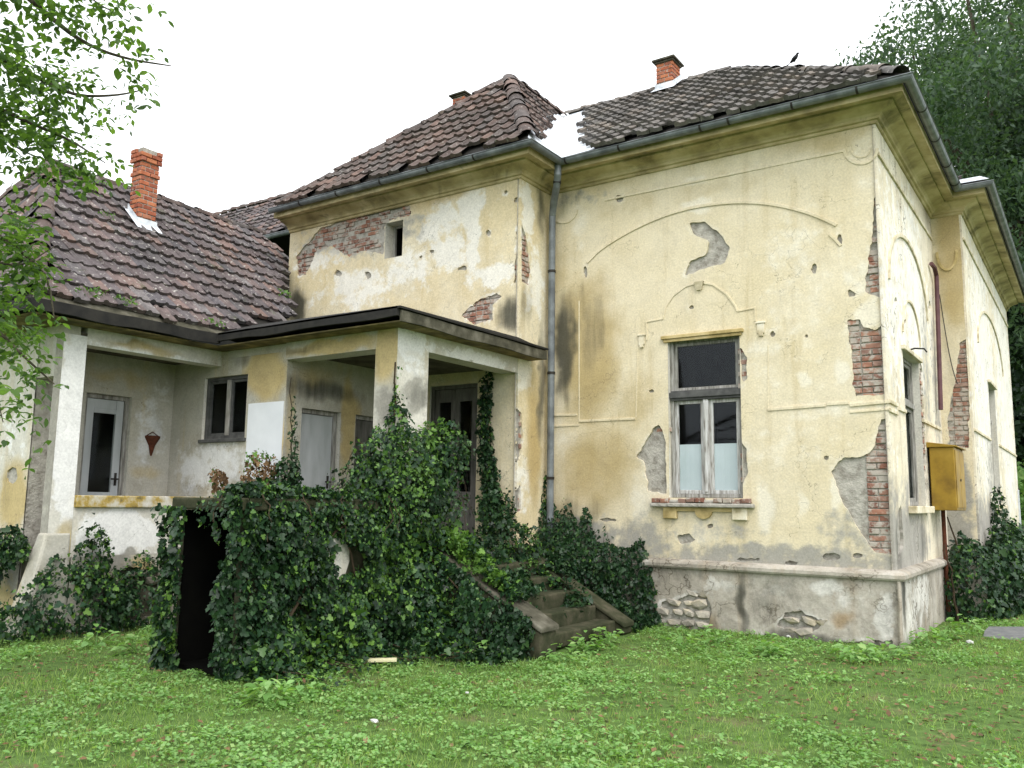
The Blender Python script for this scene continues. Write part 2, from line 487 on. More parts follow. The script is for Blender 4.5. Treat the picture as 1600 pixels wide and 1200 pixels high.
class Fr:
    """a wall frame: origin O, horizontal axis U, up Z, outward normal N"""
    def __init__(self, O, U, N):
        self.O, self.U, self.N = np.array(O, float), np.array(U, float), np.array(N, float)
        self.Z = np.array([0, 0, 1.0])
        self.ax = int(np.argmax(np.abs(self.N)))
    def p(self, u, v, n=0.0):
        return self.O+self.U*u+self.Z*v+self.N*n
    def uv(self, px, py):
        q = at(px, py, self.ax, self.O[self.ax])-self.O
        return np.array([q@self.U, q@self.Z])
    def box(self, mb, u0, u1, v0, v1, n0, n1):
        a, b = self.p(u0, v0, n0), self.p(u1, v1, n1)
        return mb.box(a[0], b[0], a[1], b[1], a[2], b[2])
    def poly(self, pts):
        return np.array([self.uv(*p) for p in pts])

def poly_sdf(P, X, Y):
    d = np.full(X.shape, 1e9)
    s = np.ones(X.shape)
    n = len(P)
    for i in range(n):
        a, b = P[i], P[(i+1) % n]
        e = b-a
        wx, wy = X-a[0], Y-a[1]
        tt = np.clip((wx*e[0]+wy*e[1])/(e@e+1e-12), 0, 1)
        d = np.minimum(d, (wx-e[0]*tt)**2+(wy-e[1]*tt)**2)
        c1 = (a[1] <= Y) & (b[1] > Y); c2 = (b[1] <= Y) & (a[1] > Y)
        cross = e[0]*wy-e[1]*wx
        s = np.where((c1 & (cross > 0)) | (c2 & (cross < 0)), -s, s)
    return s*np.sqrt(d)

def plaster_sheet(name, fr, u0, u1, v0, v1, step, openings, holes, stains, mat, parent, thick=0.034, amp=0.035, relief=0.004, seed=1, edge_rim=()):
    """A coat of plaster with ragged holes: holes are polygons in the wall plane where the coat has come off."""
    def lines(a, b, extra):
        n = max(2, int(round((b-a)/step)))
        base = list(np.linspace(a, b, n+1))
        ex = [e for e in extra if a+1e-4 < e < b-1e-4]
        base = [x for x in base if x in (base[0], base[-1]) or all(abs(x-e) > step*0.45 for e in ex)]
        return np.array(sorted(set(base+ex)))
    us = lines(u0, u1, [x for o in openings for x in o[:2]])
    vs_ = lines(v0, v1, [x for o in openings for x in o[2:]])
    U, V = np.meshgrid(us, vs_, indexing='ij')
    F = np.full(U.shape, 1.0)
    for P in holes:
        F = np.minimum(F, poly_sdf(P, U, V))
    F = F+amp*1.25*fbm(U*6, V*6, seed, 4)+amp*0.7*fbm(U*20, V*20, seed+5, 2)
    if not holes:
        F[:] = 1
    A = {k: np.zeros(U.shape) for k in ('white', 'ochre', 'grey', 'mould')}
    wx, wy = 0.12*fbm(U*3, V*3, seed+9), 0.12*fbm(U*3, V*3, seed+10)
    for kind, cu, cv, ru, rv, st in stains:
        d2 = ((U+wx-cu)/ru)**2+((V+wy-cv)/rv)**2
        A[kind] = np.maximum(A[kind], st*np.exp(-d2**1.5*0.7))
    if holes:
        halo = np.exp(-(np.maximum(F, 0)/0.07)**2)*(0.75+0.5*fbm(U*8, V*8, seed+41, 3))
        A['white'] = np.maximum(A['white'], 0.55*halo)
    D = relief*fbm(U*1.7, V*1.7, seed+30, 3)+relief*0.4*fbm(U*9, V*9, seed+31, 2)
    nu, nv = len(us), len(vs_)
    verts = [fr.p(0, 0)+0*fr.N]
    Pg = fr.O+U[..., None]*fr.U+V[..., None]*fr.Z+D[..., None]*fr.N
    verts = list(Pg.reshape(-1, 3))
    att = {k: list(A[k].ravel()) for k in A}
    gi = lambda i, j: i*nv+j
    cu_, cv_ = (us[:-1]+us[1:])/2, (vs_[:-1]+vs_[1:])/2
    ok = np.ones((nu-1, nv-1), bool)
    for o in openings:
        ok &= ~((cu_[:, None] > o[0]) & (cu_[:, None] < o[1]) & (cv_[None] > o[2]) & (cv_[None] < o[3]))
    flip = np.dot(np.cross(fr.U, fr.Z), fr.N) < 0
    faces = []
    s = F > 0
    full = ok & s[:-1, :-1] & s[1:, :-1] & s[:-1, 1:] & s[1:, 1:]
    for i, j in np.argwhere(full):
        faces.append((gi(i, j), gi(i+1, j), gi(i+1, j+1), gi(i, j+1)))
    part = ok & ~full & (s[:-1, :-1] | s[1:, :-1] | s[:-1, 1:] | s[1:, 1:])
    cross = {}
    def cut(a, b):
        k = (min(a, b), max(a, b))
        if k in cross: return cross[k]
        fa, fb = F[a], F[b]
        tt = fa/(fa-fb)
        tt = min(0.95, max(0.05, tt))
        ia, ib = gi(*a), gi(*b)
        verts.append(verts[ia]*(1-tt)+verts[ib]*tt)
        for q in att: att[q].append(att[q][ia]*(1-tt)+att[q][ib]*tt)
        cross[k] = len(verts)-1
        return cross[k]
    rims = []
    for i, j in np.argwhere(part):
        ring = [(i, j), (i+1, j), (i+1, j+1), (i, j+1)]
        poly, cr = [], []
        for k in range(4):
            a, b = ring[k], ring[(k+1) % 4]
            if s[a]: poly.append(gi(*a))
            if s[a] != s[b]:
                c = cut(a, b)
                poly.append(c); cr.append((c, bool(s[a])))
        if len(poly) >= 3: faces.append(tuple(poly))
        for k in range(len(cr)):
            c, leaving = cr[k]
            if leaving:
                rims.append((c, cr[(k+1) % len(cr)][0]))
    # outer edges and openings get a rim too
    for i in range(nu-1):
        for j in range(nv-1):
            if not full[i, j]: continue
            if i == 0 and 'u0' in edge_rim: rims.append((gi(0, j+1), gi(0, j)))
            if i == nu-2 and 'u1' in edge_rim: rims.append((gi(nu-1, j), gi(nu-1, j+1)))
            if j == 0 and 'v0' in edge_rim: rims.append((gi(i, 0), gi(i+1, 0)))
    back = {}
    def bk(i):
        if i not in back:
            verts.append(verts[i]-fr.N*thick)
            for q in att: att[q].append(att[q][i])
            back[i] = len(verts)-1
        return back[i]
    for a, b in rims:
        faces.append((a, bk(a), bk(b), b))
    if flip:
        faces = [f[::-1] for f in faces]
    used = sorted({i for f in faces for i in f})
    rm = {k: i for i, k in enumerate(used)}
    me = bpy.data.meshes.new(name)
    me.from_pydata([tuple(verts[k]) for k in used], [], [tuple(rm[i] for i in f) for f in faces])
    for q in att:
        a = me.attributes.new(q, 'FLOAT', 'POINT')
        a.data.foreach_set('value', np.array([att[q][k] for k in used], np.float32))
    me.update()
    return obj(name, me, mat, parent)

def backing(mb, fr, u0, u1, v0, v1, openings, n):
    """the bare masonry behind a plaster sheet, with the same openings"""
    us = sorted({u0, u1}|{min(max(x, u0), u1) for o in openings for x in o[:2]})
    vs_ = sorted({v0, v1}|{min(max(x, v0), v1) for o in openings for x in o[2:]})
    flip = np.dot(np.cross(fr.U, fr.Z), fr.N) < 0
    for a, b in zip(us[:-1], us[1:]):
        for c, d in zip(vs_[:-1], vs_[1:]):
            if any(o[0]-1e-6 <= a and b <= o[1]+1e-6 and o[2]-1e-6 <= c and d <= o[3]+1e-6 for o in openings): continue
            q = [fr.p(a, c, n), fr.p(b, c, n), fr.p(b, d, n), fr.p(a, d, n)]
            mb.add(q[::-1] if flip else q, [(0, 1, 2, 3)])

def reveal(mb, fr, o, n0, n1):
    """the four sides of an opening from depth n0 to n1 (negative = inwards)"""
    u0, u1, v0, v1 = o
    mb = MB()
    for a, b in (((u0, v0), (u1, v0)), ((u1, v0), (u1, v1)), ((u1, v1), (u0, v1)), ((u0, v1), (u0, v0))):
        mb.add([fr.p(*a, n0), fr.p(*b, n0), fr.p(*b, n1), fr.p(*a, n1)], [(0, 1, 2, 3)])
    return obj('reveal', mb, 'plaster_white', house)

def room_box(fr, o, depth, parent, n=-0.2, grow=0.5):
    u0, u1, v0, v1 = o
    mb = MB()
    a, b, c, d = u0-grow, u1+grow, v0-0.3, v1+0.3
    P = lambda u, v, k: fr.p(u, v, k)
    e = n-depth
    mb.add([P(a, c, e), P(b, c, e), P(b, d, e), P(a, d, e)], [(0, 1, 2, 3)])
    for q in (((a, c), (b, c)), ((b, c), (b, d)), ((b, d), (a, d)), ((a, d), (a, c))):
        mb.add([P(*q[0], n), P(*q[1], n), P(*q[1], e), P(*q[0], e)], [(0, 1, 2, 3)])
    # the inner face of the wall round the opening
    for (x0, x1, y0, y1) in ((a, u0, c, d), (u1, b, c, d), (u0, u1, c, v0), (u0, u1, v1, d)):
        mb.add([P(x0, y0, n), P(x1, y0, n), P(x1, y1, n), P(x0, y1, n)], [(0, 1, 2, 3)])
    return obj('room', mb, 'room', parent)

def sweep(path, prof, closed_prof=False):
    """sweep a profile of (out, z) along a plan path; outwards is to the right of the path"""
    path = [np.array(p, float) for p in path]
    n = len(path)
    dirs = [(path[i+1]-path[i])/np.linalg.norm(path[i+1]-path[i]) for i in range(n-1)]
    nr = [np.array([d[1], -d[0]]) for d in dirs]
    mb = MB()
    vs, fs = [], []
    k = len(prof)
    for i in range(n):
        if i == 0: m = nr[0]
        elif i == n-1: m = nr[-1]
        else:
            m = (nr[i-1]+nr[i])/(1+nr[i-1]@nr[i])
        for o, z in prof:
            q = path[i]+m*o
            vs.append((q[0], q[1], z))
    kk = k if closed_prof else k-1
    for i in range(n-1):
        for j in range(kk):
            j2 = (j+1) % k
            fs.append((i*k+j, (i+1)*k+j, (i+1)*k+j2, i*k+j2))
    return mb.add(vs, fs)

def band(fr, pts, w, d, n0=0.0, mb=None):
    """a raised band following a line on a wall; pts in wall coordinates"""
    mb = mb or MB()
    pts = [np.array(p, float) for p in pts]
    vs, fs = [], []
    for i, p in enumerate(pts):
        t = pts[min(i+1, len(pts)-1)]-pts[max(i-1, 0)]
        t /= np.linalg.norm(t)
        m = np.array([-t[1], t[0]])
        for s, n in ((-w/2, -0.006), (-w/2, d*0.95), (-w*0.3, d), (w*0.3, d), (w/2, d*0.9), (w/2, -0.006)):
            q = p+m*s
            vs.append(fr.p(q[0], q[1], n0+n))
    for i in range(len(pts)-1):
        for j in range(5):
            fs.append((i*6+j, i*6+j+1, (i+1)*6+j+1, (i+1)*6+j))
    e = (len(pts)-1)*6
    fs += [tuple(range(5, -1, -1)), tuple(e+k for k in range(6))]
    return mb.add(vs, fs)

# ------------------------------------------------------------------ the house
XM = -4.887            # corner between middle block and main block
house = thing('old_house', 'derelict yellow plastered house with brown tiled roofs and a columned porch', 'house', (-5.0, 0.0, 0.0))

FA = Fr((0, 0, 0), (1, 0, 0), (0, -1, 0))          # main facade
FB = Fr((0, 0, 0), (0, 1, 0), (1, 0, 0))           # right side
FC = Fr((0, -0.85, 0), (1, 0, 0), (0, -1, 0))      # middle block front
FD = Fr((XM, 0, 0), (0, 1, 0), (1, 0, 0))          # middle block side
FE = Fr((0, 4.4, 0), (1, 0, 0), (0, -1, 0))        # return of the far bay
FF = Fr((0.46, 0, 0), (0, 1, 0), (1, 0, 0))        # far bay side
FG = Fr((0, -3.45, 0), (1, 0, 0), (0, -1, 0))      # porch window wall
FH = Fr((-6.9, 0, 0), (0, 1, 0), (1, 0, 0))        # porch door wall
FI = Fr((-9.4, 0, 0), (0, 1, 0), (1, 0, 0))        # left wing inner wall
FJ = Fr((0, -5.75, 0), (1, 0, 0), (0, -1, 0))      # left wing end wall
FK = Fr((-8.3, 0, 0), (0, 1, 0), (1, 0, 0))        # left wing parapet
FP = Fr((0, -0.06, 0), (1, 0, 0), (0, -1, 0))      # plinth front
FQ = Fr((0.06, 0, 0), (0, 1, 0), (1, 0, 0))        # plinth side

def st(fr, kind, px, py, rx, ry, s=1.0):
    c = fr.uv(px, py)
    ru = abs(fr.uv(px+rx, py)[0]-fr.uv(px-rx, py)[0])/2
    rv = abs(fr.uv(px, py+ry)[1]-fr.uv(px, py-ry)[1])/2
    return (kind, c[0], c[1], max(ru, 0.02), max(rv, 0.02), s)

def dot(fr, px, py, rx, ry):
    return fr.poly([(px+rx*math.cos(a), py+ry*math.sin(a)) for a in np.linspace(0, 6.28, 9)[:-1]])

_bm = {}
def brick_mesh(L, Hh, Dp, key):
    k = (round(L, 3), key)
    if k not in _bm:
        r = random.Random(hash(k) & 0xffff)
        mb = MB()
        c = 0.007
        j = lambda: r.uniform(-0.003, 0.003)
        b = [(-L/2, -Dp, -Hh/2), (L/2, -Dp, -Hh/2), (L/2, -Dp, Hh/2), (-L/2, -Dp, Hh/2)]
        m = [(x, -c+j(), z) for x, _, z in b]
        f = [(x*(1-2*c/L)+j(), j(), z*(1-2*c/Hh)+j()) for x, _, z in b]
        mb.add(b+m+f, [(0, 1, 5, 4), (1, 2, 6, 5), (2, 3, 7, 6), (3, 0, 4, 7), (4, 5, 9, 8), (5, 6, 10, 9), (6, 7, 11, 10), (7, 4, 8, 11), (8, 9, 10, 11)])
        _bm[k] = mb.mesh('brick')
    return _bm[k]

def frame_matrix(fr, p):
    x, y, z = fr.U, fr.N, fr.Z
    if np.dot(np.cross(x, y), z) < 0: x = -x
    m = Matrix.Identity(4)
    for i in range(3):
        m[i][0], m[i][1], m[i][2], m[i][3] = x[i], y[i], z[i], p[i]
    return m

NBR = [0]
def lay_bricks(fr, polys, parent, n=-0.016, grow=0.03, keep=None, mat='brick_red', ulim=None):
    allp = np.concatenate(polys)
    a, b = allp.min(0)-0.1, allp.max(0)+0.1
    ch, L = 0.079, 0.26
    k0 = int(math.floor(a[1]/ch))
    for k in range(k0, int(b[1]/ch)+2):
        v = k*ch
        u = math.floor(a[0]/L)*L-(0.065 if k % 2 else 0)
        if ulim: u = ulim[1]-math.ceil((ulim[1]-a[0])/L)*L
        header = k % 2
        while u < b[0]:
            ln = 0.13 if header else 0.26
            cu = u+ln/2
            ok = min(poly_sdf(P, np.array([cu]), np.array([v]))[0] for P in polys) < grow
            if ulim and not (ulim[0] <= u and u+ln <= ulim[1]+1e-6): ok = False
            if ok and (keep is None or keep(cu, v)):
                me = brick_mesh(ln-0.014, ch-0.014, 0.05, NBR[0] % 3)
                o = obj('brick', me, mat)
                o.parent = parent
                m = frame_matrix(fr, fr.p(cu+random.uniform(-.004, .004), v+random.uniform(-.003, .003), n+random.uniform(-0.012, 0.008)))
                o.matrix_world = m @ Matrix.Rotation(random.uniform(-.02, .02), 4, 'Z') @ Matrix.Rotation(random.uniform(-.015, .015), 4, 'Y')
                NBR[0] += 1
            u += ln

masonry = MB()

# ---- main facade
win_main = (-2.89, -1.84, 1.73, 3.965)
hb1 = FA.poly([(1363, 306), (1388, 300), (1389, 472), (1352, 455), (1357, 400), (1366, 350)])
hb2 = FA.poly([(1325, 500), (1345, 498), (1350, 512), (1368, 517), (1389, 502), (1390, 614), (1335, 620), (1330, 560)])
hb3 = FA.poly([(1377, 655), (1393, 652), (1394, 866), (1366, 862), (1338, 822), (1314, 778), (1298, 736), (1318, 716), (1340, 716), (1362, 704), (1370, 680)])
hg1 = FA.poly([(1078, 348), (1100, 346), (1124, 362), (1140, 386), (1132, 410), (1104, 418), (1070, 430), (1078, 408), (1102, 398), (1108, 378), (1082, 364)])
hg2 = FA.poly([(1020, 668), (1030, 664), (1040, 690), (1042, 772), (1012, 766), (1005, 722), (993, 714), (1008, 690)])
hg3 = FA.poly([(1157, 545), (1166, 560), (1168, 592), (1158, 602)])
hg4 = FA.poly([(1058, 838), (1076, 834), (1092, 845), (1062, 851)])
hg5 = FA.poly([(1158, 690), (1166, 700), (1168, 740), (1158, 760)])
hg6 = FA.poly([(1325, 452), (1340, 455), (1338, 464), (1326, 464)])
dots = [(1272, 420, 4, 8), (1207, 522, 5, 5), (1260, 525, 3, 3), (1018, 611, 5, 3), (1291, 715, 5, 4), (1110, 822, 5, 4), (968, 310, 6, 6), (915, 425, 4, 10), (1080, 480, 3, 2), (1312, 375, 3, 9), (1300, 870, 14, 5), (950, 812, 14, 3), (1170, 874, 20, 3), (1340, 868, 10, 5), (1235, 880, 12, 3)]
holesA = [hb1, hb2, hb3, hg1, hg2, hg3, hg4, hg5, hg6]+[dot(FA, *d) for d in dots]
# small bullet holes are kept sharp by a second, less ragged list
stA = [st(FA, 'white', *a) for a in [(1310, 580, 16, 16, .9), (1255, 592, 12, 12, .75), (1082, 283, 26, 8, .85), (1090, 320, 24, 12, .8), (1235, 385, 55, 50, .55), (1190, 790, 14, 40, .9), (1310, 772, 12, 18, .8), (1250, 792, 10, 22, .7), (1345, 440, 30, 30, .65), (1360, 490, 20, 22, .95), (1250, 460, 60, 110, .42), (905, 350, 12, 40, .6), (1000, 790, 18, 40, .7), (1360, 250, 30, 60, .5), (1230, 700, 90, 50, .4), (1100, 830, 40, 20, .5), (1350, 560, 30, 80, .3), (1300, 640, 90, 18, .55), (880, 690, 20, 20, .6), (1190, 560, 30, 60, .45)]]
stA += [st(FA, 'ochre', *a) for a in [(920, 540, 50, 120, .85), (930, 740, 70, 70, .75), (1000, 620, 40, 60, .5), (880, 400, 30, 80, .4), (1060, 300, 200, 25, .45), (980, 260, 180, 40, .5), (1280, 215, 120, 30, .5)]]
stA += [st(FA, 'mould', *a) for a in [(884, 545, 18, 85, 1.0), (925, 520, 20, 70, .6), (905, 470, 40, 30, .4), (880, 300, 30, 50, .45), (862, 420, 12, 200, .4), (900, 800, 60, 30, .5)]]
stA += [st(FA, 'grey', *a) for a in [(1210, 872, 240, 24, .78), (1000, 850, 60, 45, .7), (900, 850, 80, 50, .8), (1330, 830, 60, 50, .55), (1050, 800, 40, 30, .4), (900, 310, 60, 14, .5), (1130, 830, 80, 16, .5)]]
stA += [('ochre', -4.6, 1.2, 0.5, 0.8, .6)]
wall_main = plaster_sheet('wall', FA, XM, -0.031, 0.8, 6.66, 0.026, [win_main], holesA, stA, 'plaster_yellow', house, amp=0.022, seed=3)
backing(masonry, FA, XM, -0.005, 0.5, 6.8, [win_main], -0.034)
reveal(None, FA, win_main, 0.003, -0.24)
lay_bricks(FA, [hb1, hb2], wall_main, ulim=(-4.8, -0.032))
lay_bricks(FA, [hb3], wall_main, keep=lambda u, v: u > -0.24, ulim=(-4.8, -0.032))
lay_bricks(FA, [hg2, hg5, hg3], wall_main, keep=lambda u, v: random.random() < (0.5 if u > -3.0 else 0.06), n=-0.024)

# ---- right side wall
win_r = (1.15, 2.4, 1.66, 3.74)
hr1 = FB.poly([(1437, 560), (1441, 580), (1447, 700), (1447, 790), (1438, 790), (1436, 640)])
stB = [st(FB, 'white', *a) for a in [(1400, 450, 30, 200, .6), (1430, 470, 20, 180, .7), (1395, 700, 14, 60, .4), (1455, 520, 8, 120, .5)]]
stB += [st(FB, 'grey', *a) for a in [(1415, 850, 40, 60, 1.0), (1425, 800, 20, 60, .7), (1450, 740, 12, 60, .6), (1396, 780, 10, 40, .6), (1428, 720, 10, 100, .6), (1446, 560, 6, 150, .55), (1462, 600, 6, 150, .6)]]
stB += [st(FB, 'mould', *a) for a in [(1405, 860, 6, 60, .6), (1440, 840, 10, 50, .5), (1450, 330, 10, 40, .5), (1420, 250, 14, 30, .5), (1447, 650, 4, 100, .5)]]
stB += [st(FB, 'ochre', *a) for a in [(1440, 300, 30, 50, .6), (1450, 400, 14, 60, .35)]]
wall_right = plaster_sheet('wall', FB, 0.0, 4.4, 0.8, 6.66, 0.04, [win_r], [hr1, dot(FB, 1413, 503, 3, 3), dot(FB, 1400, 470, 2, 5), dot(FB, 1452, 480, 2, 10), FB.poly([(1402, 800), (1408, 790), (1412, 850), (1404, 880)])], stB, 'plaster_pale', house, amp=0.03, seed=11, edge_rim=('u0',))
backing(masonry, FB, -0.027, 4.5, 0.5, 6.8, [win_r], -0.034)
reveal(None, FB, win_r, 0.003, -0.22)
lay_bricks(FB, [hr1], wall_right, ulim=(2.4, 4.3))

# ---- far bay
win_f = (7.2, 8.4, 1.7, 4.0)
he1 = FE.poly([(1500, 535), (1514, 528), (1514, 700), (1484, 700), (1480, 660), (1492, 600)])
stE = [st(FE, 'ochre', *a) for a in [(1490, 400, 30, 140, .8)]]+[st(FE, 'grey', *a) for a in [(1495, 760, 25, 70, .9), (1490, 850, 30, 60, 1)]]
wall_ret = plaster_sheet('wall', FE, 0.0, 0.43, 0.8, 6.66, 0.03, [], [he1], stE, 'plaster_yellow', house, amp=0.02, seed=21)
backing(masonry, FE, 0.0, 0.44, 0.5, 6.8, [], -0.034)
lay_bricks(FE, [he1], wall_ret, ulim=(0.0, 0.44))
stF = [st(FF, 'white', *a) for a in [(1540, 600, 20, 250, .7), (1570, 600, 14, 250, .7)]]+[st(FF, 'grey', *a) for a in [(1540, 830, 30, 60, .8), (1550, 740, 8, 80, .6), (1570, 830, 14, 60, .7)]]
plaster_sheet('wall', FF, 4.4, 13.0, 0.3, 6.66, 0.07, [win_f], [], stF, 'plaster_pale', house, seed=25, edge_rim=('u0',))
backing(masonry, FF, 4.42, 13.0, 0.0, 6.8, [win_f], -0.034)
reveal(None, FF, win_f, 0.003, -0.2)
backing(masonry, Fr((0, 13.0, 0), (1, 0, 0), (0, 1, 0)), -8, 0.45, 0, 6.8, [], -0.0)

# ---- middle block
win_s = (-7.62, -7.23, 5.655, 6.27)
dd = (-6.55, -5.62, 0.86, 3.42)
hm1 = FC.poly([(463, 400), (500, 356), (560, 334), (596, 326), (640, 322), (640, 336), (602, 346), (600, 398), (565, 392), (545, 402), (520, 384), (496, 390), (478, 432), (466, 430)])
hm2 = FC.poly([(808, 352), (818, 350), (818, 440), (803, 442), (806, 400)])
hm3 = FC.poly([(728, 486), (750, 466), (776, 458), (786, 462), (770, 476), (768, 500), (740, 505), (720, 492)])
dotsC = [(528, 427, 6, 6), (575, 431, 6, 6), (658, 402, 4, 4), (763, 365, 5, 5), (724, 419, 10, 4), (675, 393, 3, 2), (808, 312, 4, 4), (790, 300, 2, 2)]
stC = [st(FC, 'white', *a) for a in [(735, 325, 20, 45, .9), (690, 350, 40, 30, .75), (700, 400, 30, 30, .8), (770, 430, 50, 20, .85), (500, 400, 60, 30, .6), (560, 450, 60, 35, .7), (640, 420, 40, 40, .6), (520, 470, 60, 25, .4), (740, 380, 14, 60, .8)]]
stC += [st(FC, 'grey', *a) for a in [(510, 380, 45, 20, .7), (560, 370, 60, 35, .7), (640, 350, 40, 22, .6), (480, 350, 25, 20, .5)]]
stC += [st(FC, 'mould', *a) for a in [(462, 482, 16, 30, 1.0), (800, 492, 26, 28, 1.0), (600, 310, 60, 16, .55), (520, 325, 70, 16, .5)]]
stC += [st(FC, 'ochre', *a) for a in [(690, 300, 110, 22, .6), (480, 345, 30, 14, .5), (720, 560, 50, 30, .5)]]
wall_mid = plaster_sheet('wall', FC, -10.0, XM-0.031, 0.85, 6.66, 0.032, [win_s, dd], [hm1, hm2, hm3]+[dot(FC, *d) for d in dotsC], stC, 'plaster_mid', house, amp=0.03, seed=33)
backing(masonry, FC, -10.0, XM-0.004, 0.0, 6.8, [win_s, dd], -0.034)
reveal(None, FC, win_s, 0.003, -0.28)
reveal(None, FC, dd, 0.003, -0.12)
lay_bricks(FC, [hm1], wall_mid, keep=lambda u, v: random.random() < 0.78 and not (win_s[0]-0.1 < u < win_s[1]+0.1 and v < win_s[3]), n=-0.018)
lay_bricks(FC, [hm2, hm3], wall_mid, ulim=(-9.9, XM-0.032))
hd1 = FD.poly([(815, 348), (822, 370), (829, 425), (826, 445), (815, 440)])
hd2 = FD.poly([(808, 640), (815, 645), (817, 690), (812, 720), (808, 720)])
hd3 = FD.poly([(806, 770), (813, 755), (814, 800), (806, 800)])
stD = [st(FD, 'white', *a) for a in [(822, 330, 12, 50, .8), (835, 440, 14, 60, .7), (820, 580, 14, 40, .9), (815, 760, 14, 60, .6)]]
stD += [st(FD, 'mould', *a) for a in [(845, 320, 8, 60, .7), (846, 600, 6, 100, .8), (824, 480, 12, 40, .5)]]
stD += [st(FD, 'ochre', *a) for a in [(835, 680, 14, 120, .8)]]
wall_side = plaster_sheet('wall', FD, -0.85, 0.0, 0.7, 6.66, 0.026, [], [hd1, hd2, hd3], stD, 'plaster_mid', house, amp=0.018, seed=37, edge_rim=('u0',))
backing(masonry, FD, -0.877, 0.0, 0.0, 6.8, [], -0.034)
lay_bricks(FD, [hd1, hd2, hd3], wall_side, ulim=(-0.85, 0))
backing(masonry, Fr((-10.0, 0, 0), (0, 1, 0), (-1, 0, 0)), -0.85, 4.0, 0, 6.8, [], 0.0)

# ---- porch walls
win_p = (-8.66, -7.70, 2.47, 3.37)
stG = [st(FG, 'ochre', *a) for a in [(415, 580, 30, 45, 1.2), (430, 680, 12, 40, 1.0)]]+[st(FG, 'white', *a) for a in [(330, 730, 60, 45, .7)]]
stG += [st(FG, 'mould', *a) for a in [(420, 735, 26, 22, .7), (380, 560, 20, 15, .5)]]
wall_pw = plaster_sheet('wall', FG, -9.4, -6.9, 0.85, 3.62, 0.035, [win_p], [], stG, 'plaster_porch', house, seed=41)
a_, b_ = FG.uv(389, 631), FG.uv(438, 748)
mb = MB(); FG.box(mb, a_[0], b_[0], b_[1], a_[1], -.004, .009); obj('paint_patch', mb, 'paint_white', wall_pw)
backing(masonry, FG, -9.4, -6.93, 0.0, 3.62, [win_p], -0.034)
reveal(None, FG, win_p, 0.003, -0.16)
d1 = (-3.16, -2.42, 0.86, 2.88)
d2 = (-2.12, -1.38, 0.86, 2.88)
stH = [st(FH, 'ochre', *a) for a in [(545, 660, 12, 80, 1.0), (455, 650, 8, 80, .6), (500, 590, 40, 20, .5)]]+[st(FH, 'mould', *a) for a in [(500, 610, 70, 22, .8), (470, 600, 20, 40, .5)]]
plaster_sheet('wall', FH, -3.45, -0.85, 0.85, 3.62, 0.035, [d1, d2], [], stH, 'plaster_porch', house, seed=43)
backing(masonry, FH, -3.44, -0.85, 0.0, 3.62, [d1, d2], -0.034)
reveal(None, FH, d1, 0.003, -0.14); reveal(None, FH, d2, 0.003, -0.14)
d3 = (-4.80, -4.12, 0.86, 3.06)
d4 = (-5.68, -5.04, 0.86, 3.06)
stI = [st(FI, 'ochre', *a) for a in [(235, 740, 30, 14, .6), (190, 590, 50, 14, .6)]]+[st(FI, 'white', *a) for a in [(235, 670, 25, 70, .6)]]
plaster_sheet('wall', FI, -5.75, -3.45, 0.85, 3.62, 0.035, [d3, d4], [], stI, 'plaster_porch', house, seed=47)
backing(masonry, FI, -5.75, -3.45, 0.0, 3.62, [d3, d4], -0.034)
reveal(None, FI, d3, 0.003, -0.18); reveal(None, FI, d4, 0.003, -0.18)
# left wing end wall with a narrow gap beside the pillar
stJ = [st(FJ, 'ochre', *a) for a in [(20, 780, 22, 60, 1.0), (15, 930, 30, 50, .8), (90, 880, 12, 30, .8)]]+[st(FJ, 'white', *a) for a in [(25, 660, 25, 60, .5)]]+[st(FJ, 'grey', *a) for a in [(20, 880, 30, 60, .7), (40, 980, 40, 40, .9)]]
wall_le = plaster_sheet('wall', FJ, -14.5, -8.885, 0.0, 3.62, 0.05, [], [dot(FJ, 18, 742, 9, 14)], stJ, 'plaster_white', house, amp=0.03, seed=51)
mbw = MB(); FJ.box(mbw, -14.5, -8.89, 0.0, 3.62, -0.28, -0.022)
obj('wall_core', mbw, 'mortar', house)
obj('masonry', masonry, 'mortar', house)

# ---- windows and doors -------------------------------------------------
def casement(fr, u0, u1, v0, v1, n, w, d, mat, parent, name='sash', pane=True, curtain=None, bottom=None):
    mb = MB()
    bt = bottom or w
    fr.box(mb, u0, u0+w, v0, v1, n-d, n)
    fr.box(mb, u1-w, u1, v0, v1, n-d, n)
    fr.box(mb, u0+w, u1-w, v0, v0+bt, n-d, n-0.002)
    fr.box(mb, u0+w, u1-w, v1-w, v1, n-d, n-0.002)
    s = obj(name, mb, mat, parent, bevel=0.004)
    if pane:
        mb = MB(); fr.box(mb, u0+w-0.005, u1-w+0.005, v0+bt-0.005, v1-w+0.005, n-d*0.6-0.004, n-d*0.6)
        obj('pane', mb, 'glass', parent)
    if curtain:
        mb = MB()
        k = 14
        a, b = u0+w, u1-w
        rows = []
        for i in range(k+1):
            uu = a+(b-a)*i/k
            nn = n-d*0.62-0.008+0.0008*math.sin(i*1.9)
            rows.append((fr.p(uu, v0+bt*0.6, nn), fr.p(uu, curtain, nn)))
        vs_ = [p for r in rows for p in r]
        mb.add(vs_, [(2*i, 2*i+2, 2*i+3, 2*i+1) for i in range(k)])
        obj('half_curtain', mb, 'curtain', parent)
    return s

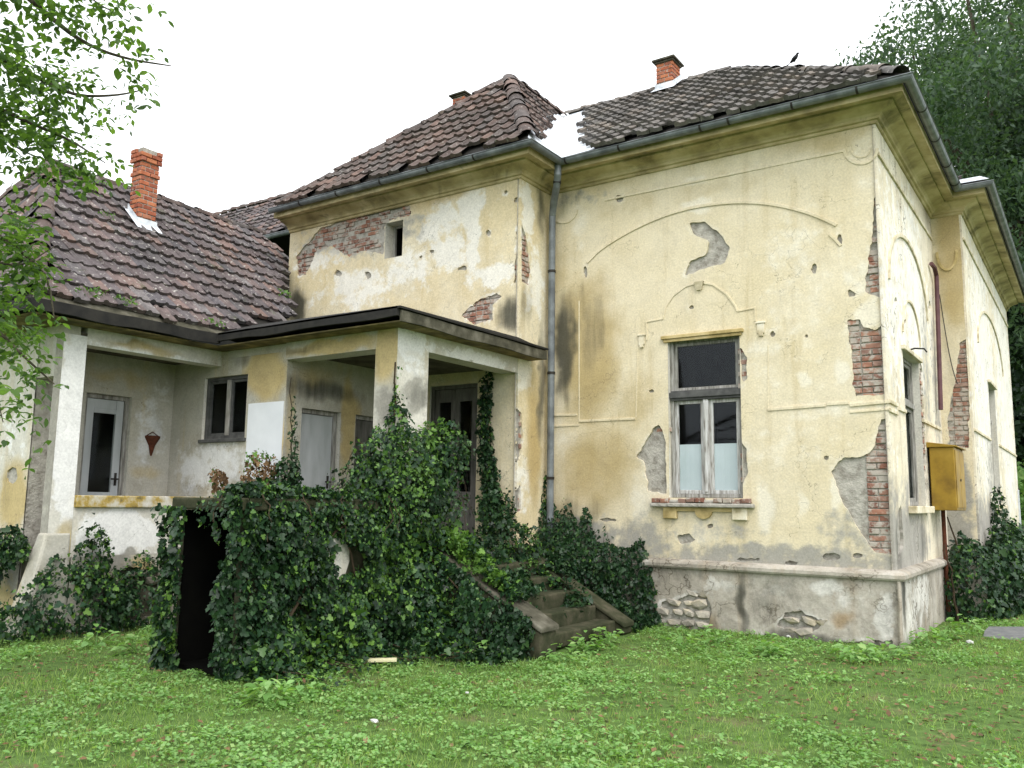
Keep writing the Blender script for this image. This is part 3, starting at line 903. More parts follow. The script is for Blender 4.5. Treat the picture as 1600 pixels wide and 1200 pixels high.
def outer_frame(fr, o, n, w, d, mat, name='window', parent=None, sill=True):
    u0, u1, v0, v1 = o
    mb = MB()
    fr.box(mb, u0+.002, u0+w, v0+.002, v1-.002, n-d, n)
    fr.box(mb, u1-w, u1-.002, v0+.002, v1-.002, n-d, n)
    fr.box(mb, u0+w, u1-w, v1-w, v1-.002, n-d, n-.003)
    if sill: fr.box(mb, u0+w, u1-w, v0+.002, v0+w, n-d, n-.003)
    return obj(name, mb, mat, parent or house, bevel=0.005)

# main facade window
w = outer_frame(FA, win_main, -0.07, 0.055, 0.12, 'wood_grey')
w['label'] = 'tall weathered window with half curtains in the main facade'
u0, u1, v0, v1 = win_main
mb = MB()
FA.box(mb, u0-0.03, u1+0.03, 3.12, 3.20, -0.13, -0.02); FA.box(mb, u0+0.02, u1-0.02, 3.20, 3.225, -0.12, -0.035); FA.box(mb, u0+0.02, u1-0.02, 3.085, 3.12, -0.12, -0.045)
obj('transom', mb, 'frame_dark', w, bevel=0.006)
mb = MB(); FA.box(mb, -2.405, -2.325, v0+0.05, 3.085, -0.14, -0.055); FA.box(mb, -2.385, -2.345, v0+0.08, 3.05, -0.055, -0.04)
obj('mullion', mb, 'wood_white', w, bevel=0.006)
casement(FA, u0+0.055, u1-0.055, 3.225, v1-0.055, -0.10, 0.045, 0.04, 'wood_grey', w)
casement(FA, u0+0.055, -2.405, v0+0.055, 3.085, -0.10, 0.05, 0.04, 'wood_white', w, curtain=2.47)
casement(FA, -2.325, u1-0.055, v0+0.055, 3.085, -0.10, 0.05, 0.04, 'wood_white', w, curtain=2.47)
room_box(FA, win_main, 3.0, w)
# lintel moulding and broken brick sill
mb = MB(); FA.box(mb, u0-0.09, u1+0.06, v1+0.0, v1+0.05, -0.006, 0.05); FA.box(mb, u0-0.06, u1+0.03, v1-0.045, v1-0.001, -0.006, 0.03)
obj('window_head', mb, 'moulding_yellow', house, bevel=0.008)
sill = MB()
FA.box(sill, u0-0.26, u1+0.16, 1.60, 1.655, -0.006, 0.10)
FA.box(sill, u0-0.2, u1+0.1, 1.655, 1.70, -0.006, 0.05)
sill = obj('window_sill', sill, 'mortar', house, bevel=0.015)
for i in range(11):
    me = brick_mesh(0.115, 0.06, 0.09, 's%d' % (i % 3))
    if i in (2, 6): continue
    o = obj('brick', me, 'brick_red'); o.parent = sill
    o.matrix_world = frame_matrix(FA, FA.p(u0-0.17+i*0.128, 1.69+random.uniform(-.008, .008), 0.10+random.uniform(-.03, .015))) @ Matrix.Rotation(random.uniform(-.08, .08), 4, 'Y') @ Matrix.Rotation(random.uniform(-.1, .1), 4, 'Z')
mb = MB(); FA.box(mb, u0-0.08, u0+0.12, 1.44, 1.60, -0.006, 0.055); obj('sill_bracket', mb, 'moulding_yellow', house, bevel=0.01)
mb = MB(); FA.box(mb, u1-0.14, u1+0.06, 1.44, 1.60, -0.006, 0.055); obj('sill_bracket', mb, 'moulding_pale', house, bevel=0.01)
mb = MB(); cx = (u0+u1)/2-0.02
FA.box(mb, u0+0.12, u1-0.14, 1.545, 1.60, -0.006, 0.035)
pts = [(cx+0.12*math.cos(a), 1.545+0.1*math.sin(a)) for a in np.linspace(math.pi, 2*math.pi, 9)]
mb.add([FA.p(*p, 0.04) for p in pts]+[FA.p(*p, -0.006) for p in pts], [tuple(range(9))]+[(i, i+9, i+10, i+1) for i in range(8)])
obj('sill_apron', mb, 'moulding_yellow', house)

# mouldings on the main facade
def wall_band(fr, pxs, w, d, mat, parent, name='moulding', smooth=0):
    P = np.array([fr.uv(*p) for p in pxs])
    if smooth:
        for _ in range(smooth):
            Q = [P[0]]
            for a, b in zip(P[:-1], P[1:]): Q += [a*.75+b*.25, a*.25+b*.75]
            P = np.array(Q+[P[-1]])
    return obj(name, band(fr, P, w*.85, d*.62), 'plaster_yellow' if mat == 'moulding_yellow' else mat, parent)
wall_band(FA, [(918, 410), (940, 387), (1000, 352), (1056, 330), (1110, 319), (1160, 315), (1210, 319), (1260, 331), (1296, 346), (1307, 352)], 0.05, 0.028, 'moulding_yellow', wall_main, smooth=2)
wall_band(FA, [(1296, 366), (1306, 375), (1314, 384)], 0.04, 0.022, 'moulding_yellow', wall_main)
wall_band(FA, [(945, 313), (973, 307), (1100, 281), (1318, 236)], 0.035, 0.02, 'moulding_yellow', wall_main)
ring = lambda cx, cy, rx, ry, a0, a1: [(cx+rx*math.cos(a), cy+ry*math.sin(a)) for a in np.linspace(math.radians(a0), math.radians(a1), 13)]
wall_band(FA, ring(1345, 232, 26, 24, 178, 0), 0.04, 0.022, 'moulding_yellow', wall_main)
wall_band(FA, ring(1345, 232, 15, 14, 178, 0), 0.025, 0.016, 'moulding_yellow', wall_main)
wall_band(FA, ring(880, 326, 22, 22, 175, 5), 0.04, 0.022, 'moulding_yellow', wall_main)
wall_band(FA, [(1011, 532), (1010, 503), (1036, 498), (1040, 480), (1052, 462), (1072, 447), (1093, 441), (1115, 445), (1136, 460), (1149, 478), (1152, 486), (1180, 481), (1180, 502)], 0.032, 0.02, 'moulding_yellow', wall_main)
for (px, py) in ((1003, 533), (1189, 514)):
    a = FA.uv(px, py); mb = MB()
    FA.box(mb, a[0]-0.065, a[0]+0.065, a[1]+0.075, a[1]+0.10, -0.006, 0.03); FA.box(mb, a[0]-0.05, a[0]+0.05, a[1]-0.06, a[1]+0.075, -0.006, 0.018); FA.box(mb, a[0]-0.03, a[0]+0.03, a[1]-0.10, a[1]-0.06, -0.006, 0.026)
    obj('moulding', mb, 'moulding_pale', wall_main, bevel=0.006)
a = FA.uv(1093, 446); mb = MB()
mb.hexa([FA.p(a[0]-.035, a[1]-.07, 0), FA.p(a[0]+.035, a[1]-.07, 0), FA.p(a[0]+.035, a[1]-.07, .0), FA.p(a[0]-.035, a[1]-.07, .0), FA.p(a[0]-.07, a[1]+.05, 0.045), FA.p(a[0]+.07, a[1]+.05, 0.045), FA.p(a[0]+.07, a[1]+.05, -.006), FA.p(a[0]-.07, a[1]+.05, -.006)])
mb.add([FA.p(a[0]-.035, a[1]-.07, .03), FA.p(a[0]+.035, a[1]-.07, .03), FA.p(a[0]+.07, a[1]+.05, .05), FA.p(a[0]-.07, a[1]+.05, .05), FA.p(a[0]-.035, a[1]-.07, -.01), FA.p(a[0]+.035, a[1]-.07, -.01), FA.p(a[0]+.07, a[1]+.05, -.01), FA.p(a[0]-.07, a[1]+.05, -.01)], [(0, 1, 2, 3), (0, 4, 5, 1), (1, 5, 6, 2), (2, 6, 7, 3), (3, 7, 4, 0)])
obj('keystone', mb, 'moulding_pale', wall_main)
for pxs, ww, dd_ in (([(905, 658), (993, 654)], .04, .022), ([(862, 649), (902, 648)], .035, .02), ([(862, 666), (905, 664)], .03, .018), ([(1200, 640), (1290, 633)], .045, .022),
                     ([(1292, 631), (1326, 629)], .05, .02), ([(1328, 633), (1390, 627)], .05, .03), ([(1328, 644), (1390, 639)], .03, .018), ([(905, 470), (905, 656)], .02, .008), ([(996, 545), (994, 652)], .022, .009), ([(1200, 540), (1200, 638)], .02, .008)):
    wall_band(FA, pxs, ww, dd_, 'moulding_yellow', wall_main)
# plain strip at the right corner, over and under the string
for fr_, pts in ((FB, [(0.0, 2.93), (0.55, 2.93)]), (FB, [(0.0, 2.82), (0.55, 2.82)]), (FB, [(0.65, 2.9), (1.12, 2.9)]), (FB, [(2.5, 2.9), (4.2, 2.9)]), (FB, [(0.05, 6.12), (4.35, 6.12)]), (FF, [(4.45, 2.9), (7.0, 2.9)]), (FF, [(8.6, 2.9), (12.9, 2.9)]), (FF, [(4.45, 6.1), (12.9, 6.1)])):
    obj('moulding', band(fr_, pts, 0.045, 0.026), 'moulding_pale', wall_right if fr_ is FB else house)
for fr_, c, r in ((FB, 1.9, 1.5), (FF, 8.2, 2.4)):
    obj('moulding', band(fr_, [(c+r*math.cos(a), 4.55+0.9*math.sin(a)) for a in np.linspace(math.pi, 0, 25)], 0.05, 0.026), 'moulding_pale', wall_right if fr_ is FB else house)
obj('moulding', band(FB, [(1.9+0.68*math.cos(a), 4.0+0.55*math.sin(a)) for a in np.linspace(math.pi, 0, 17)], 0.035, 0.022), 'moulding_pale', wall_right)
obj('moulding', band(FE, [(0.22+0.15*math.cos(a), 5.9-0.32*math.sin(a)) for a in np.linspace(math.pi, 0, 13)], 0.04, 0.024), 'moulding_yellow', wall_ret)

# side windows
for fr_, o, lab in ((FB, win_r, 'side window near the yellow meter box'), (FF, win_f, 'window of the far bay')):
    w = outer_frame(fr_, o, -0.09, 0.06, 0.11, 'wood_grey')
    w['label'] = lab
    casement(fr_, o[0]+.06, (o[0]+o[1])/2-.002, o[2]+.06, o[3]-.7, -0.11, 0.05, 0.04, 'wood_grey', w)
    casement(fr_, (o[0]+o[1])/2+.002, o[1]-.06, o[2]+.06, o[3]-.7, -0.11, 0.05, 0.04, 'wood_grey', w)
    casement(fr_, o[0]+.06, o[1]-.06, o[3]-.62, o[3]-.06, -0.11, 0.05, 0.04, 'wood_grey', w)
    mb = MB(); fr_.box(mb, o[0]+.06, o[1]-.06, o[3]-.698, o[3]-.622, -0.16, -0.07); obj('transom', mb, 'wood_grey', w, bevel=0.005)
    room_box(fr_, o, 2.0, w, grow=0.3)
    mb = MB(); fr_.box(mb, o[0]-.12, o[1]+.12, o[2]-.1, o[2]-.002, -0.006, 0.10); obj('window_sill', mb, 'moulding_pale', house, bevel=0.01)
    mb = MB(); fr_.box(mb, o[0]-.08, o[1]+.08, o[3]+.002, o[3]+.06, -0.006, 0.05); obj('window_head', mb, 'moulding_pale', house, bevel=0.008)

# attic window of the middle block
w = outer_frame(FC, win_s, -0.2, 0.04, 0.05, 'wood_grey')
w['label'] = 'small dark attic opening in the middle block'
room_box(FC, win_s, 1.2, w, n=-0.27, grow=0.2)

# porch window
w = outer_frame(FG, win_p, -0.04, 0.05, 0.09, 'frame_dark')
w['label'] = 'grey double window in the porch wall'
um = (win_p[0]+win_p[1])/2+0.02
casement(FG, win_p[0]+.05, um-.03, win_p[2]+.05, win_p[3]-.05, -0.06, 0.04, 0.04, 'frame_dark', w)
casement(FG, um+.03, win_p[1]-.05, win_p[2]+.05, win_p[3]-.05, -0.06, 0.04, 0.04, 'frame_dark', w)
mb = MB(); FG.box(mb, um-.035, um+.035, win_p[2]+.05, win_p[3]-.05, -0.11, -0.035); obj('mullion', mb, 'wood_grey', w, bevel=0.005)
room_box(FG, win_p, 0.9, w, grow=0.2, n=-0.17)
mb = MB(); FG.box(mb, win_p[0]-.03, win_p[1]+.03, win_p[2]-.05, win_p[2]-.001, -0.006, 0.04); obj('window_sill', mb, 'frame_dark', house, bevel=0.006)

def panel_door(fr, o, n, frame_mat, leaf_mat, glazed, label, ajar=0.0, leaves=1, lower=0.42, room=True):
    u0, u1, v0, v1 = o
    d = outer_frame(fr, o, n, 0.06, 0.1, frame_mat, name='door', sill=False)
    d['label'] = label
    a, b = u0+.062, u1-.062
    for k in range(leaves):
        p, q = a+(b-a)*k/leaves+.003, a+(b-a)*(k+1)/leaves-.003
        mb = MB()
        h = v0+(v1-v0)*lower
        if glazed:
            s = 0.11 if leaves == 1 else 0.08
            fr.box(mb, p, p+s, v0+.01, v1-.065, n-.07, n-.025)
            fr.box(mb, q-s, q, v0+.01, v1-.065, n-.07, n-.025)
            fr.box(mb, p+s, q-s, v0+.01, h, n-.065, n-.03)
            fr.box(mb, p+s, q-s, v1-.2, v1-.065, n-.065, n-.03)
            lf = obj('leaf', mb, leaf_mat, d, bevel=0.005)
            mb = MB()
            fr.box(mb, p+s+.03, q-s-.03, v0+.25, h-.16, n-.03, n-.018)
            fr.box(mb, p+s-.02, q-s+.02, h-.10, h-.05, n-.03, n-.008)
            fr.box(mb, p+s, q-s, v1-.26, v1-.2, n-.06, n-.02)
            obj('panel', mb, leaf_mat, d, bevel=0.004)
            mb = MB(); fr.box(mb, p+s-.004, q-s+.004, h-.004, v1-.2, n-.052, n-.047); obj('pane', mb, 'glass', d)
        else:
            fr.box(mb, p, q, v0+.01, v1-.065, n-.06, n-.03)
            obj('leaf', mb, leaf_mat, d, bevel=0.004)
        mb = MB(); hu = q-.05 if k == 0 else p+.05
        hv = v0+1.02
        fr.box(mb, hu-.018, hu+.018, hv-.09, hv+.09, n-.03, n-.018); fr.box(mb, hu-.012, hu+.012, hv-.01, hv+.014, n-.018, n+.03); fr.box(mb, hu-.10, hu+.012, hv-.01, hv+.014, n+.03, n+.044)
        obj('handle', mb, 'iron_dark', d, bevel=0.002)
    if room: room_box(fr, o, 0.9, d, n=-0.2, grow=0.04)
    return d
panel_door(FC, dd, -0.03, 'door_dark', 'door_dark', True, 'dark double glazed entrance door behind the porch pillar', leaves=2, lower=0.36)
panel_door(FH, d1, -0.07, 'wood_grey', 'door_paint', False, 'plain pale grey flush door in the porch')
panel_door(FH, d2, -0.07, 'wood_grey', 'door_dark', False, 'second porch door half hidden by the pillar')
panel_door(FI, d3, -0.06, 'wood_grey', 'door_paint', True, 'grey panelled door with dark glass in the left wing', lower=0.38)
panel_door(FI, d4, -0.06, 'wood_grey', 'door_paint', True, 'grey glazed door seen through the gap beside the left pillar', lower=0.38)

# ---- plinth --------------------------------------------------------------
hp1 = FP.poly([(1225, 955), (1250, 953), (1290, 972), (1278, 985), (1240, 990), (1215, 978)])
hp2 = FP.poly([(1032, 940), (1060, 935), (1100, 925), (1112, 950), (1100, 1000), (1070, 1010), (1035, 985)])
hp3 = FP.poly([(1170, 1000), (1200, 992), (1260, 1000), (1330, 1004), (1395, 1000), (1404, 1040), (1170, 1040)])
stP = [st(FP, 'white', *a) for a in [(1290, 920, 30, 14, .7), (1210, 925, 25, 12, .5), (1385, 970, 12, 40, .9), (1320, 935, 40, 14, .5), (1130, 915, 30, 14, .5)]]+[st(FP, 'ochre', *a) for a in [(1320, 965, 24, 14, .8), (1080, 975, 40, 30, .8)]]+[st(FP, 'mould', *a) for a in [(1162, 950, 8, 60, .7), (1100, 985, 40, 30, .5), (1300, 1008, 140, 16, .8), (1100, 1005, 80, 14, .7), (1240, 960, 60, 20, .35)]]+[st(FP, 'grey', *a) for a in [(1200, 930, 100, 30, .5)]]
plinth = plaster_sheet('plinth', FP, XM+0.02, 0.06, -0.1, 0.78, 0.022, [], [hp1, hp2, hp3], stP, 'plinth_render', house, amp=0.03, relief=0.014, seed=61, thick=0.05)
stQ = [st(FQ, 'white', *a) for a in [(1420, 950, 20, 60, .6), (1440, 930, 14, 50, .7)]]+[st(FQ, 'mould', *a) for a in [(1412, 930, 4, 60, .9), (1450, 900, 6, 60, .4)]]
plaster_sheet('plinth', FQ, -0.06, 4.35, -0.1, 0.78, 0.05, [], [], stQ, 'plinth_render', house, relief=0.012, seed=63, thick=0.05)
mb = MB()
backing(mb, FP, XM, 0.012, -0.1, 0.79, [], -0.045)
mb.box(XM+0.03, 0.055, -0.055, 0.0, 0.77, 0.80); mb.box(0.0, 0.055, 0.0, 4.4, 0.77, 0.80)
obj('plinth_core', mb, 'mortar', house)
def rock(rx, ry, rz, seed, sub=1):
    r = random.Random(seed)
    import bmesh
    bm = bmesh.new()
    bmesh.ops.create_icosphere(bm, subdivisions=sub, radius=1.0)
    for v in bm.verts:
        k = 1+r.uniform(-.18, .18)
        c = v.co
        m = max(abs(c.x), abs(c.y), abs(c.z))
        c = c.lerp(c/m*0.85, 0.5)*k
        v.co = Vector((c.x*rx, c.y*ry, c.z*rz))
    me = bpy.data.meshes.new('stone'); bm.to_mesh(me); bm.free()
    me.materials.append(MATS['stone'])
    return me
stone_meshes = [rock(0.13, 0.05, 0.075, s) for s in range(6)]
k = 0
for P in (hp1, hp2, hp3):
    a, b = P.min(0), P.max(0)
    v = a[1]+0.03
    while v < b[1]+0.02:
        u = a[0]+random.uniform(-.1, 0)
        while u < b[0]+.05:
            s = random.uniform(0.6, 1.15)
            if poly_sdf(P, np.array([u]), np.array([v]))[0] < 0.03:
                o = obj('stone', stone_meshes[k % 6], None); o.parent = plinth
                o.matrix_world = Matrix.Translation(Vector(FP.p(u, v, -0.035+random.uniform(-.012, .01)))) @ Matrix.Rotation(random.uniform(-.3, .3), 4, 'Y') @ Matrix.Diagonal((s, 1, s*random.uniform(.7, 1.1), 1))
                k += 1
            u += 0.24*s
        v += 0.135
# roll moulding along the top of the plinth
prof = [(0.0, 0.775), (0.105, 0.775), (0.12, 0.80), (0.12, 0.84), (0.10, 0.865), (0.05, 0.885), (-0.004, 0.895)]
obj('plinth_moulding', sweep([(XM+0.02, 0.0), (0, 0), (0, 4.38)], prof), 'plinth_render', house, bevel=0)
mb = MB(); mb.tube([(0.045, -0.085, 0.77), (0.05, -0.10, 0.5), (0.04, -0.10, 0.2), (0.04, -0.09, 0.0)], 0.022, 8)
obj('conduit', mb, 'plinth_render', house)
# far bay has its own lower plinth
obj('plinth', sweep([(0.0, 4.4), (0.46, 4.4), (0.46, 13)], [(0.0, -0.1), (0.06, -0.1), (0.06, 0.78), (-0.004, 0.82)]), 'plinth_render', house)

# ---- cornice, gutters ------------------------------------------------------
PATH = [(-10.0, -0.85), (XM, -0.85), (XM, 0.0), (0, 0), (0, 4.4), (0.46, 4.4), (0.46, 13.0)]
cor = [(-0.004, 6.50), (0.018, 6.50), (0.03, 6.51), (0.03, 6.54), (0.06, 6.55), (0.07, 6.58), (0.10, 6.61), (0.16, 6.635), (0.22, 6.65), (0.26, 6.66), (0.26, 6.69), (0.40, 6.675), (0.40, 6.80), (-0.004, 6.80)]
obj('cornice', sweep(PATH, cor), 'cornice_plaster', house)
gc, gr_, gz = 0.48, 0.062, 6.80
outer = [(gc-gr_*math.cos(a), gz-gr_*math.sin(a)) for a in np.linspace(0, math.pi, 9)]
inner = [(gc-(gr_-.008)*math.cos(a), gz-(gr_-.008)*math.sin(a)) for a in np.linspace(math.pi, 0, 9)]
bead = [(gc+gr_+0.012, gz+0.006), (gc+gr_+0.006, gz+0.016), (gc+gr_-.008, gz+0.01)]
gutter = obj('gutter', sweep(PATH, outer+bead+inner, True), 'zinc', house)
# brackets round the gutter
def bracket(x, y, out):
    ox, oy = out
    pr = [(0.40, 6.83)]+[(gc-(gr_+.006)*math.cos(a), gz-(gr_+.006)*math.sin(a)) for a in np.linspace(0, math.pi, 9)]+[(gc+gr_, gz+.02)]
    mb = MB(); t = np.array([-oy, ox])*0.014
    vs_, fs = [], []
    for o, z in pr:
        for s in (-1, 1):
            vs_.append((x+ox*o+t[0]*s, y+oy*o+t[1]*s, z))
    n = len(pr)
    fs = [(2*i, 2*i+1, 2*i+3, 2*i+2) for i in range(n-1)]
    mb.add(vs_, fs)
    o = obj('bracket', mb, 'iron_dark', gutter)
    sm = o.modifiers.new('s', 'SOLIDIFY'); sm.thickness = 0.006
for x in (-4.3, -3.4, -2.15, -1.75, -0.9, -0.1):
    bracket(x, 0.0, (0, -1))
for x in (-9.2, -8.3, -7.3, -6.3, -5.4):
    bracket(x, -0.85, (0, -1))
for y in (0.5, 1.6, 2.7, 3.6):
    bracket(0.0, y, (1, 0))
# downpipe in the corner
mb = MB()
mb.tube([(-4.46, -0.47, 6.76), (-4.46, -0.47, 6.60), (-4.52, -0.40, 6.45), (-4.70, -0.20, 6.22), (-4.76, -0.13, 6.08), (-4.76, -0.13, 0.2)], 0.055, 12)
dp = obj('downpipe', mb, 'zinc', house)
for z in (5.2, 3.6, 2.0, 6.5):
    mb = MB()
    c = (-4.76, -0.13) if z < 6 else (-4.5, -0.42)
    mb.tube([(c[0], c[1], z-.02), (c[0], c[1], z+.02)], 0.062, 12)
    obj('clamp', mb, 'iron_dark', dp)

# ------------------------------------------------------------------ roofs
def tile_template(w, h):
    xs = [-0.5*w, -0.36*w, -0.22*w, -0.08*w, 0.25*w, 0.5*w]
    zs = [0.014, 0.040, 0.036, 0.012, 0.010, 0.020]
    v, f = [], []
    for x, z in zip(xs, zs): v.append((x, -0.5*h, z+0.042))
    for x, z in zip(xs, zs): v.append((x, 0.62*h, z-0.006))
    for x, z in zip(xs, zs): v.append((x, -0.5*h+0.004, z*0.3-0.004))
    for i in range(5):
        f.append((i, i+1, i+7, i+6))
        f.append((12+i, 13+i, i+1, i))
    return np.array(v), f

class Slope:
    """a roof plane: point p0 on the eave, unit up-slope direction V, eave direction U, normal N"""
    def __init__(self, p0, updir, k):
        d = np.array([updir[0], updir[1], 0.0]); d /= np.linalg.norm(d)
        self.p0 = np.array(p0, float)
        V = d+np.array([0, 0, k]); self.V = V/np.linalg.norm(V)
        n = -d*k+np.array([0, 0, 1.0]); self.N = n/np.linalg.norm(n)
        self.U = np.cross(self.V, self.N)
        self.k, self.d = k, d
    def z(self, x, y):
        return self.p0[2]+self.k*((np.array([x, y, 0])-self.p0)@self.d)
    def uv(self, x, y):
        q = np.array([x, y, self.z(x, y)])-self.p0
        return np.array([q@self.U, q@self.V])
    def p(self, u, v, n=0):
        return self.p0+self.U*u+self.V*v+self.N*n

ROOFS = []      # candidate tiles of the whole house, the 300 that show largest become parts
def lay_tiles(sl, plan, w, h, roof, mat, v_start=0.0, jag=0.05, skip=None, seed=0, lift=0.02):
    P = np.array([sl.uv(x, y) for x, y in plan])
    r = random.Random(seed)
    a, b = P.min(0), P.max(0)
    v = v_start+h/2-0.06
    row = 0
    while v < b[1]:
        u = a[0]-w*(0.5 if row % 2 else 0.0)*0
        while u < b[0]+w:
            j = r.uniform(-jag, jag)
            if poly_sdf(P, np.array([u]), np.array([v]))[0] < -w*0.28+j and not (skip and skip(sl.p(u, v))):
                sag = 0.045*float(fbm(np.array([u*.55]), np.array([v*.7]), seed+70, 2)[0])
                slip = r.uniform(.05, .13) if r.random() < .025 else 0.0
                c = sl.p(u+r.uniform(-.006, .006), v+r.uniform(-.012, .012)-slip, lift+.012+sag*.6+slip*.12+r.uniform(-.004, .006))
                rot = r.gauss(0, 0.025)
                tilt = r.gauss(0, 0.03)
                x = sl.U*math.cos(rot)+sl.V*math.sin(rot)
                y = -sl.U*math.sin(rot)+sl.V*math.cos(rot)
                y = y*math.cos(tilt)+sl.N*math.sin(tilt)
                z = np.cross(x, y)
                ROOFS.append((c, x, y, z, w, h, roof, mat))
            u += w
        v += h*0.985
        row += 1

def deck(sl_plan, name, mat, n=-0.0):
    mb = MB()
    for sl, plan in sl_plan:
        pts = [sl.p(*sl.uv(x, y), n) for x, y in plan]
        mb.add(pts, [tuple(range(len(pts)))])
    o = obj(name, mb, mat, house)
    return o

def ridge_tiles(a, b, r, roof, mat, L=0.36):
    a, b = np.array(a, float), np.array(b, float)
    n = max(1, int(np.linalg.norm(b-a)/L))
    d = (b-a)/np.linalg.norm(b-a)
    s = np.cross(d, (0, 0, 1.0)); s /= np.linalg.norm(s)
    up = np.cross(s, d)
    key = ('ridge', round(r, 3), round(L, 3))
    if key not in _bm:
        mb = MB(); vs_, fs = [], []
        for i, (y, rr) in enumerate(((-0.5*L-.02, r*1.12), (-0.5*L+.06, r*1.1), (-0.5*L+.065, r), (0.5*L+.03, r*0.93))):
            for k in range(8):
                t = math.pi*(k/7)
                vs_.append((rr*1.15*math.cos(t), y, rr*math.sin(t)-0.03))
        for i in range(3):
            for k in range(7):
                fs.append((i*8+k, i*8+k+1, i*8+8+k+1, i*8+8+k))
        mb.add(vs_, fs)
        _bm[key] = mb.mesh('ridge_tile', True)
    base = _bm[key]
    for i in range(n):
        if random.random() < 0.03: continue
        c = a+d*((i+0.5)*np.linalg.norm(b-a)/n)+up*random.uniform(-.01, .015)
        me = base
        o = obj('ridge_tile', me, mat); o.parent = roof
        m = Matrix.Identity(4)
        for q in range(3):
            m[q][0], m[q][1], m[q][2], m[q][3] = -s[q], d[q], up[q], c[q]
        if np.dot(np.cross(-s, d), up) < 0:
            for q in range(3): m[q][0] = s[q]
        o.matrix_world = m @ Matrix.Rotation(random.gauss(0, .04), 4, 'Z') @ Matrix.Rotation(random.gauss(0, .03), 4, 'X')

KM = 0.743
S_main = Slope((0, -0.48, 6.84), (0, 1), KM)
AP = (-2.92, 2.92)
zAP = S_main.z(*AP)
S_mr = Slope((0.48, 0, 6.84), (-1, 0), KM)
plan_main = [(-4.43, -0.48), (0.48, -0.48), AP, (-6.4, 2.92)]
plan_mr = [(0.48, -0.48), (0.48, 3.92), (0.2, 5.2), (-2.92, 8), AP]
S_mf = Slope((0, -1.33, 6.84), (0, 1), 1.06)
S_mrt = Slope((-4.43, 0, 6.84), (-1, 0), 1.254)
S_ml = Slope((-9.9, 0, 6.84), (1, 0), 0.705)
MAP = (-6.4, 1.0)
zM = S_mf.z(*MAP)
plan_mf = [(-9.9, -1.33), (-4.43, -1.33), MAP]
plan_mrt = [(-4.43, -1.33), (-4.43, -0.48), (-6.4, 2.92), MAP]
plan_ml = [(-9.9, -1.33), MAP, (-6.4, 6.0), (-9.9, 6.0)]
roof_main = deck([(S_main, plan_main), (S_mr, plan_mr)], 'roof', 'fascia_dark')
roof_main['label'] = 'grey brown tiled hip roof over the main block'
roof_mid = deck([(S_mf, plan_mf), (S_mrt, plan_mrt), (S_ml, plan_ml)], 'roof', 'fascia_dark')
roof_mid['label'] = 'steep brown tiled roof over the middle block'
# zinc valley between the two roofs, tiles have slid off it
def in_valley(p):
    # left edge on the middle roof, right edge on the main roof
    t_ = (p[2]-6.84)/2.5
    return False
vb = np.array([-4.43, -0.48, 6.84]); vt = np.array([-6.4, 2.92, zAP])
mb = MB()
nst = 7
def vp(t_): return vb*(1-t_)+vt*t_
L_, R_ = [], []
for i in range(nst):
    t_ = i/(nst-1)*0.98
    c = vp(t_)
    wl_, wr = 0.42+0.05*math.sin(i*2.1), 0.62-0.12*t_
    xl, yl = c[0]-0.30*0.2, c[1]-wl_*0.9
    L_.append(np.array([c[0], c[1]-wl_-0.38*(1-t_)-.1, S_mrt.z(c[0], c[1])])+S_mrt.N*0.018)
    R_.append(np.array([c[0]+wr, c[1], S_main.z(c[0], c[1])])+S_main.N*0.018)
C_ = [vp(i/(nst-1)*0.98)+np.array([0, 0, 0.012]) for i in range(nst)]
for i in range(nst-1):
    mb.add([L_[i], C_[i], C_[i+1], L_[i+1]], [(0, 1, 2, 3)])
    mb.add([C_[i], R_[i], R_[i+1], C_[i+1]], [(0, 1, 2, 3)])
obj('valley_flashing', mb, 'zinc_bright', house)
def skip_main(p):
    c = vp(min(1, max(0, (p[1]+0.48)/3.4)))
    return p[0] < c[0]+0.52-0.10*math.sin(p[1]*9)
def skip_mrt(p):
    tt = min(1, max(0, (p[0]+4.43)/(-1.97)))
    c = vp(tt)
    return p[1] > c[1]-0.48-0.34*(1-tt)-0.06*math.sin(p[0]*13)
lay_tiles(S_main, plan_main, 0.19, 0.265, roof_main, 'tile_grey', skip=skip_main, seed=1)
lay_tiles(S_mf, plan_mf, 0.21, 0.30, roof_mid, 'tile_mid', seed=2)
lay_tiles(S_mrt, plan_mrt, 0.21, 0.30, roof_mid, 'tile_mid', skip=skip_mrt, seed=3)
A3 = (*AP, zAP)
ridge_tiles((-6.3, 2.92, zAP+.0), (AP[0], AP[1], zAP+.0), 0.095, roof_main, 'tile_grey')
ridge_tiles((0.40, -0.40, 6.93), (AP[0], AP[1], zAP+.0), 0.095, roof_main, 'tile_grey')
ridge_tiles((-9.75, -1.25, 6.93), (MAP[0], MAP[1], zM+.03), 0.11, roof_mid, 'tile_mid')
ridge_tiles((-4.52, -1.22, 6.96), (MAP[0], MAP[1], zM+.03), 0.12, roof_mid, 'tile_mid')
ridge_tiles((MAP[0], MAP[1], zM+.03), (-6.4, 2.9, zM+.03), 0.11, roof_mid, 'tile_mid')

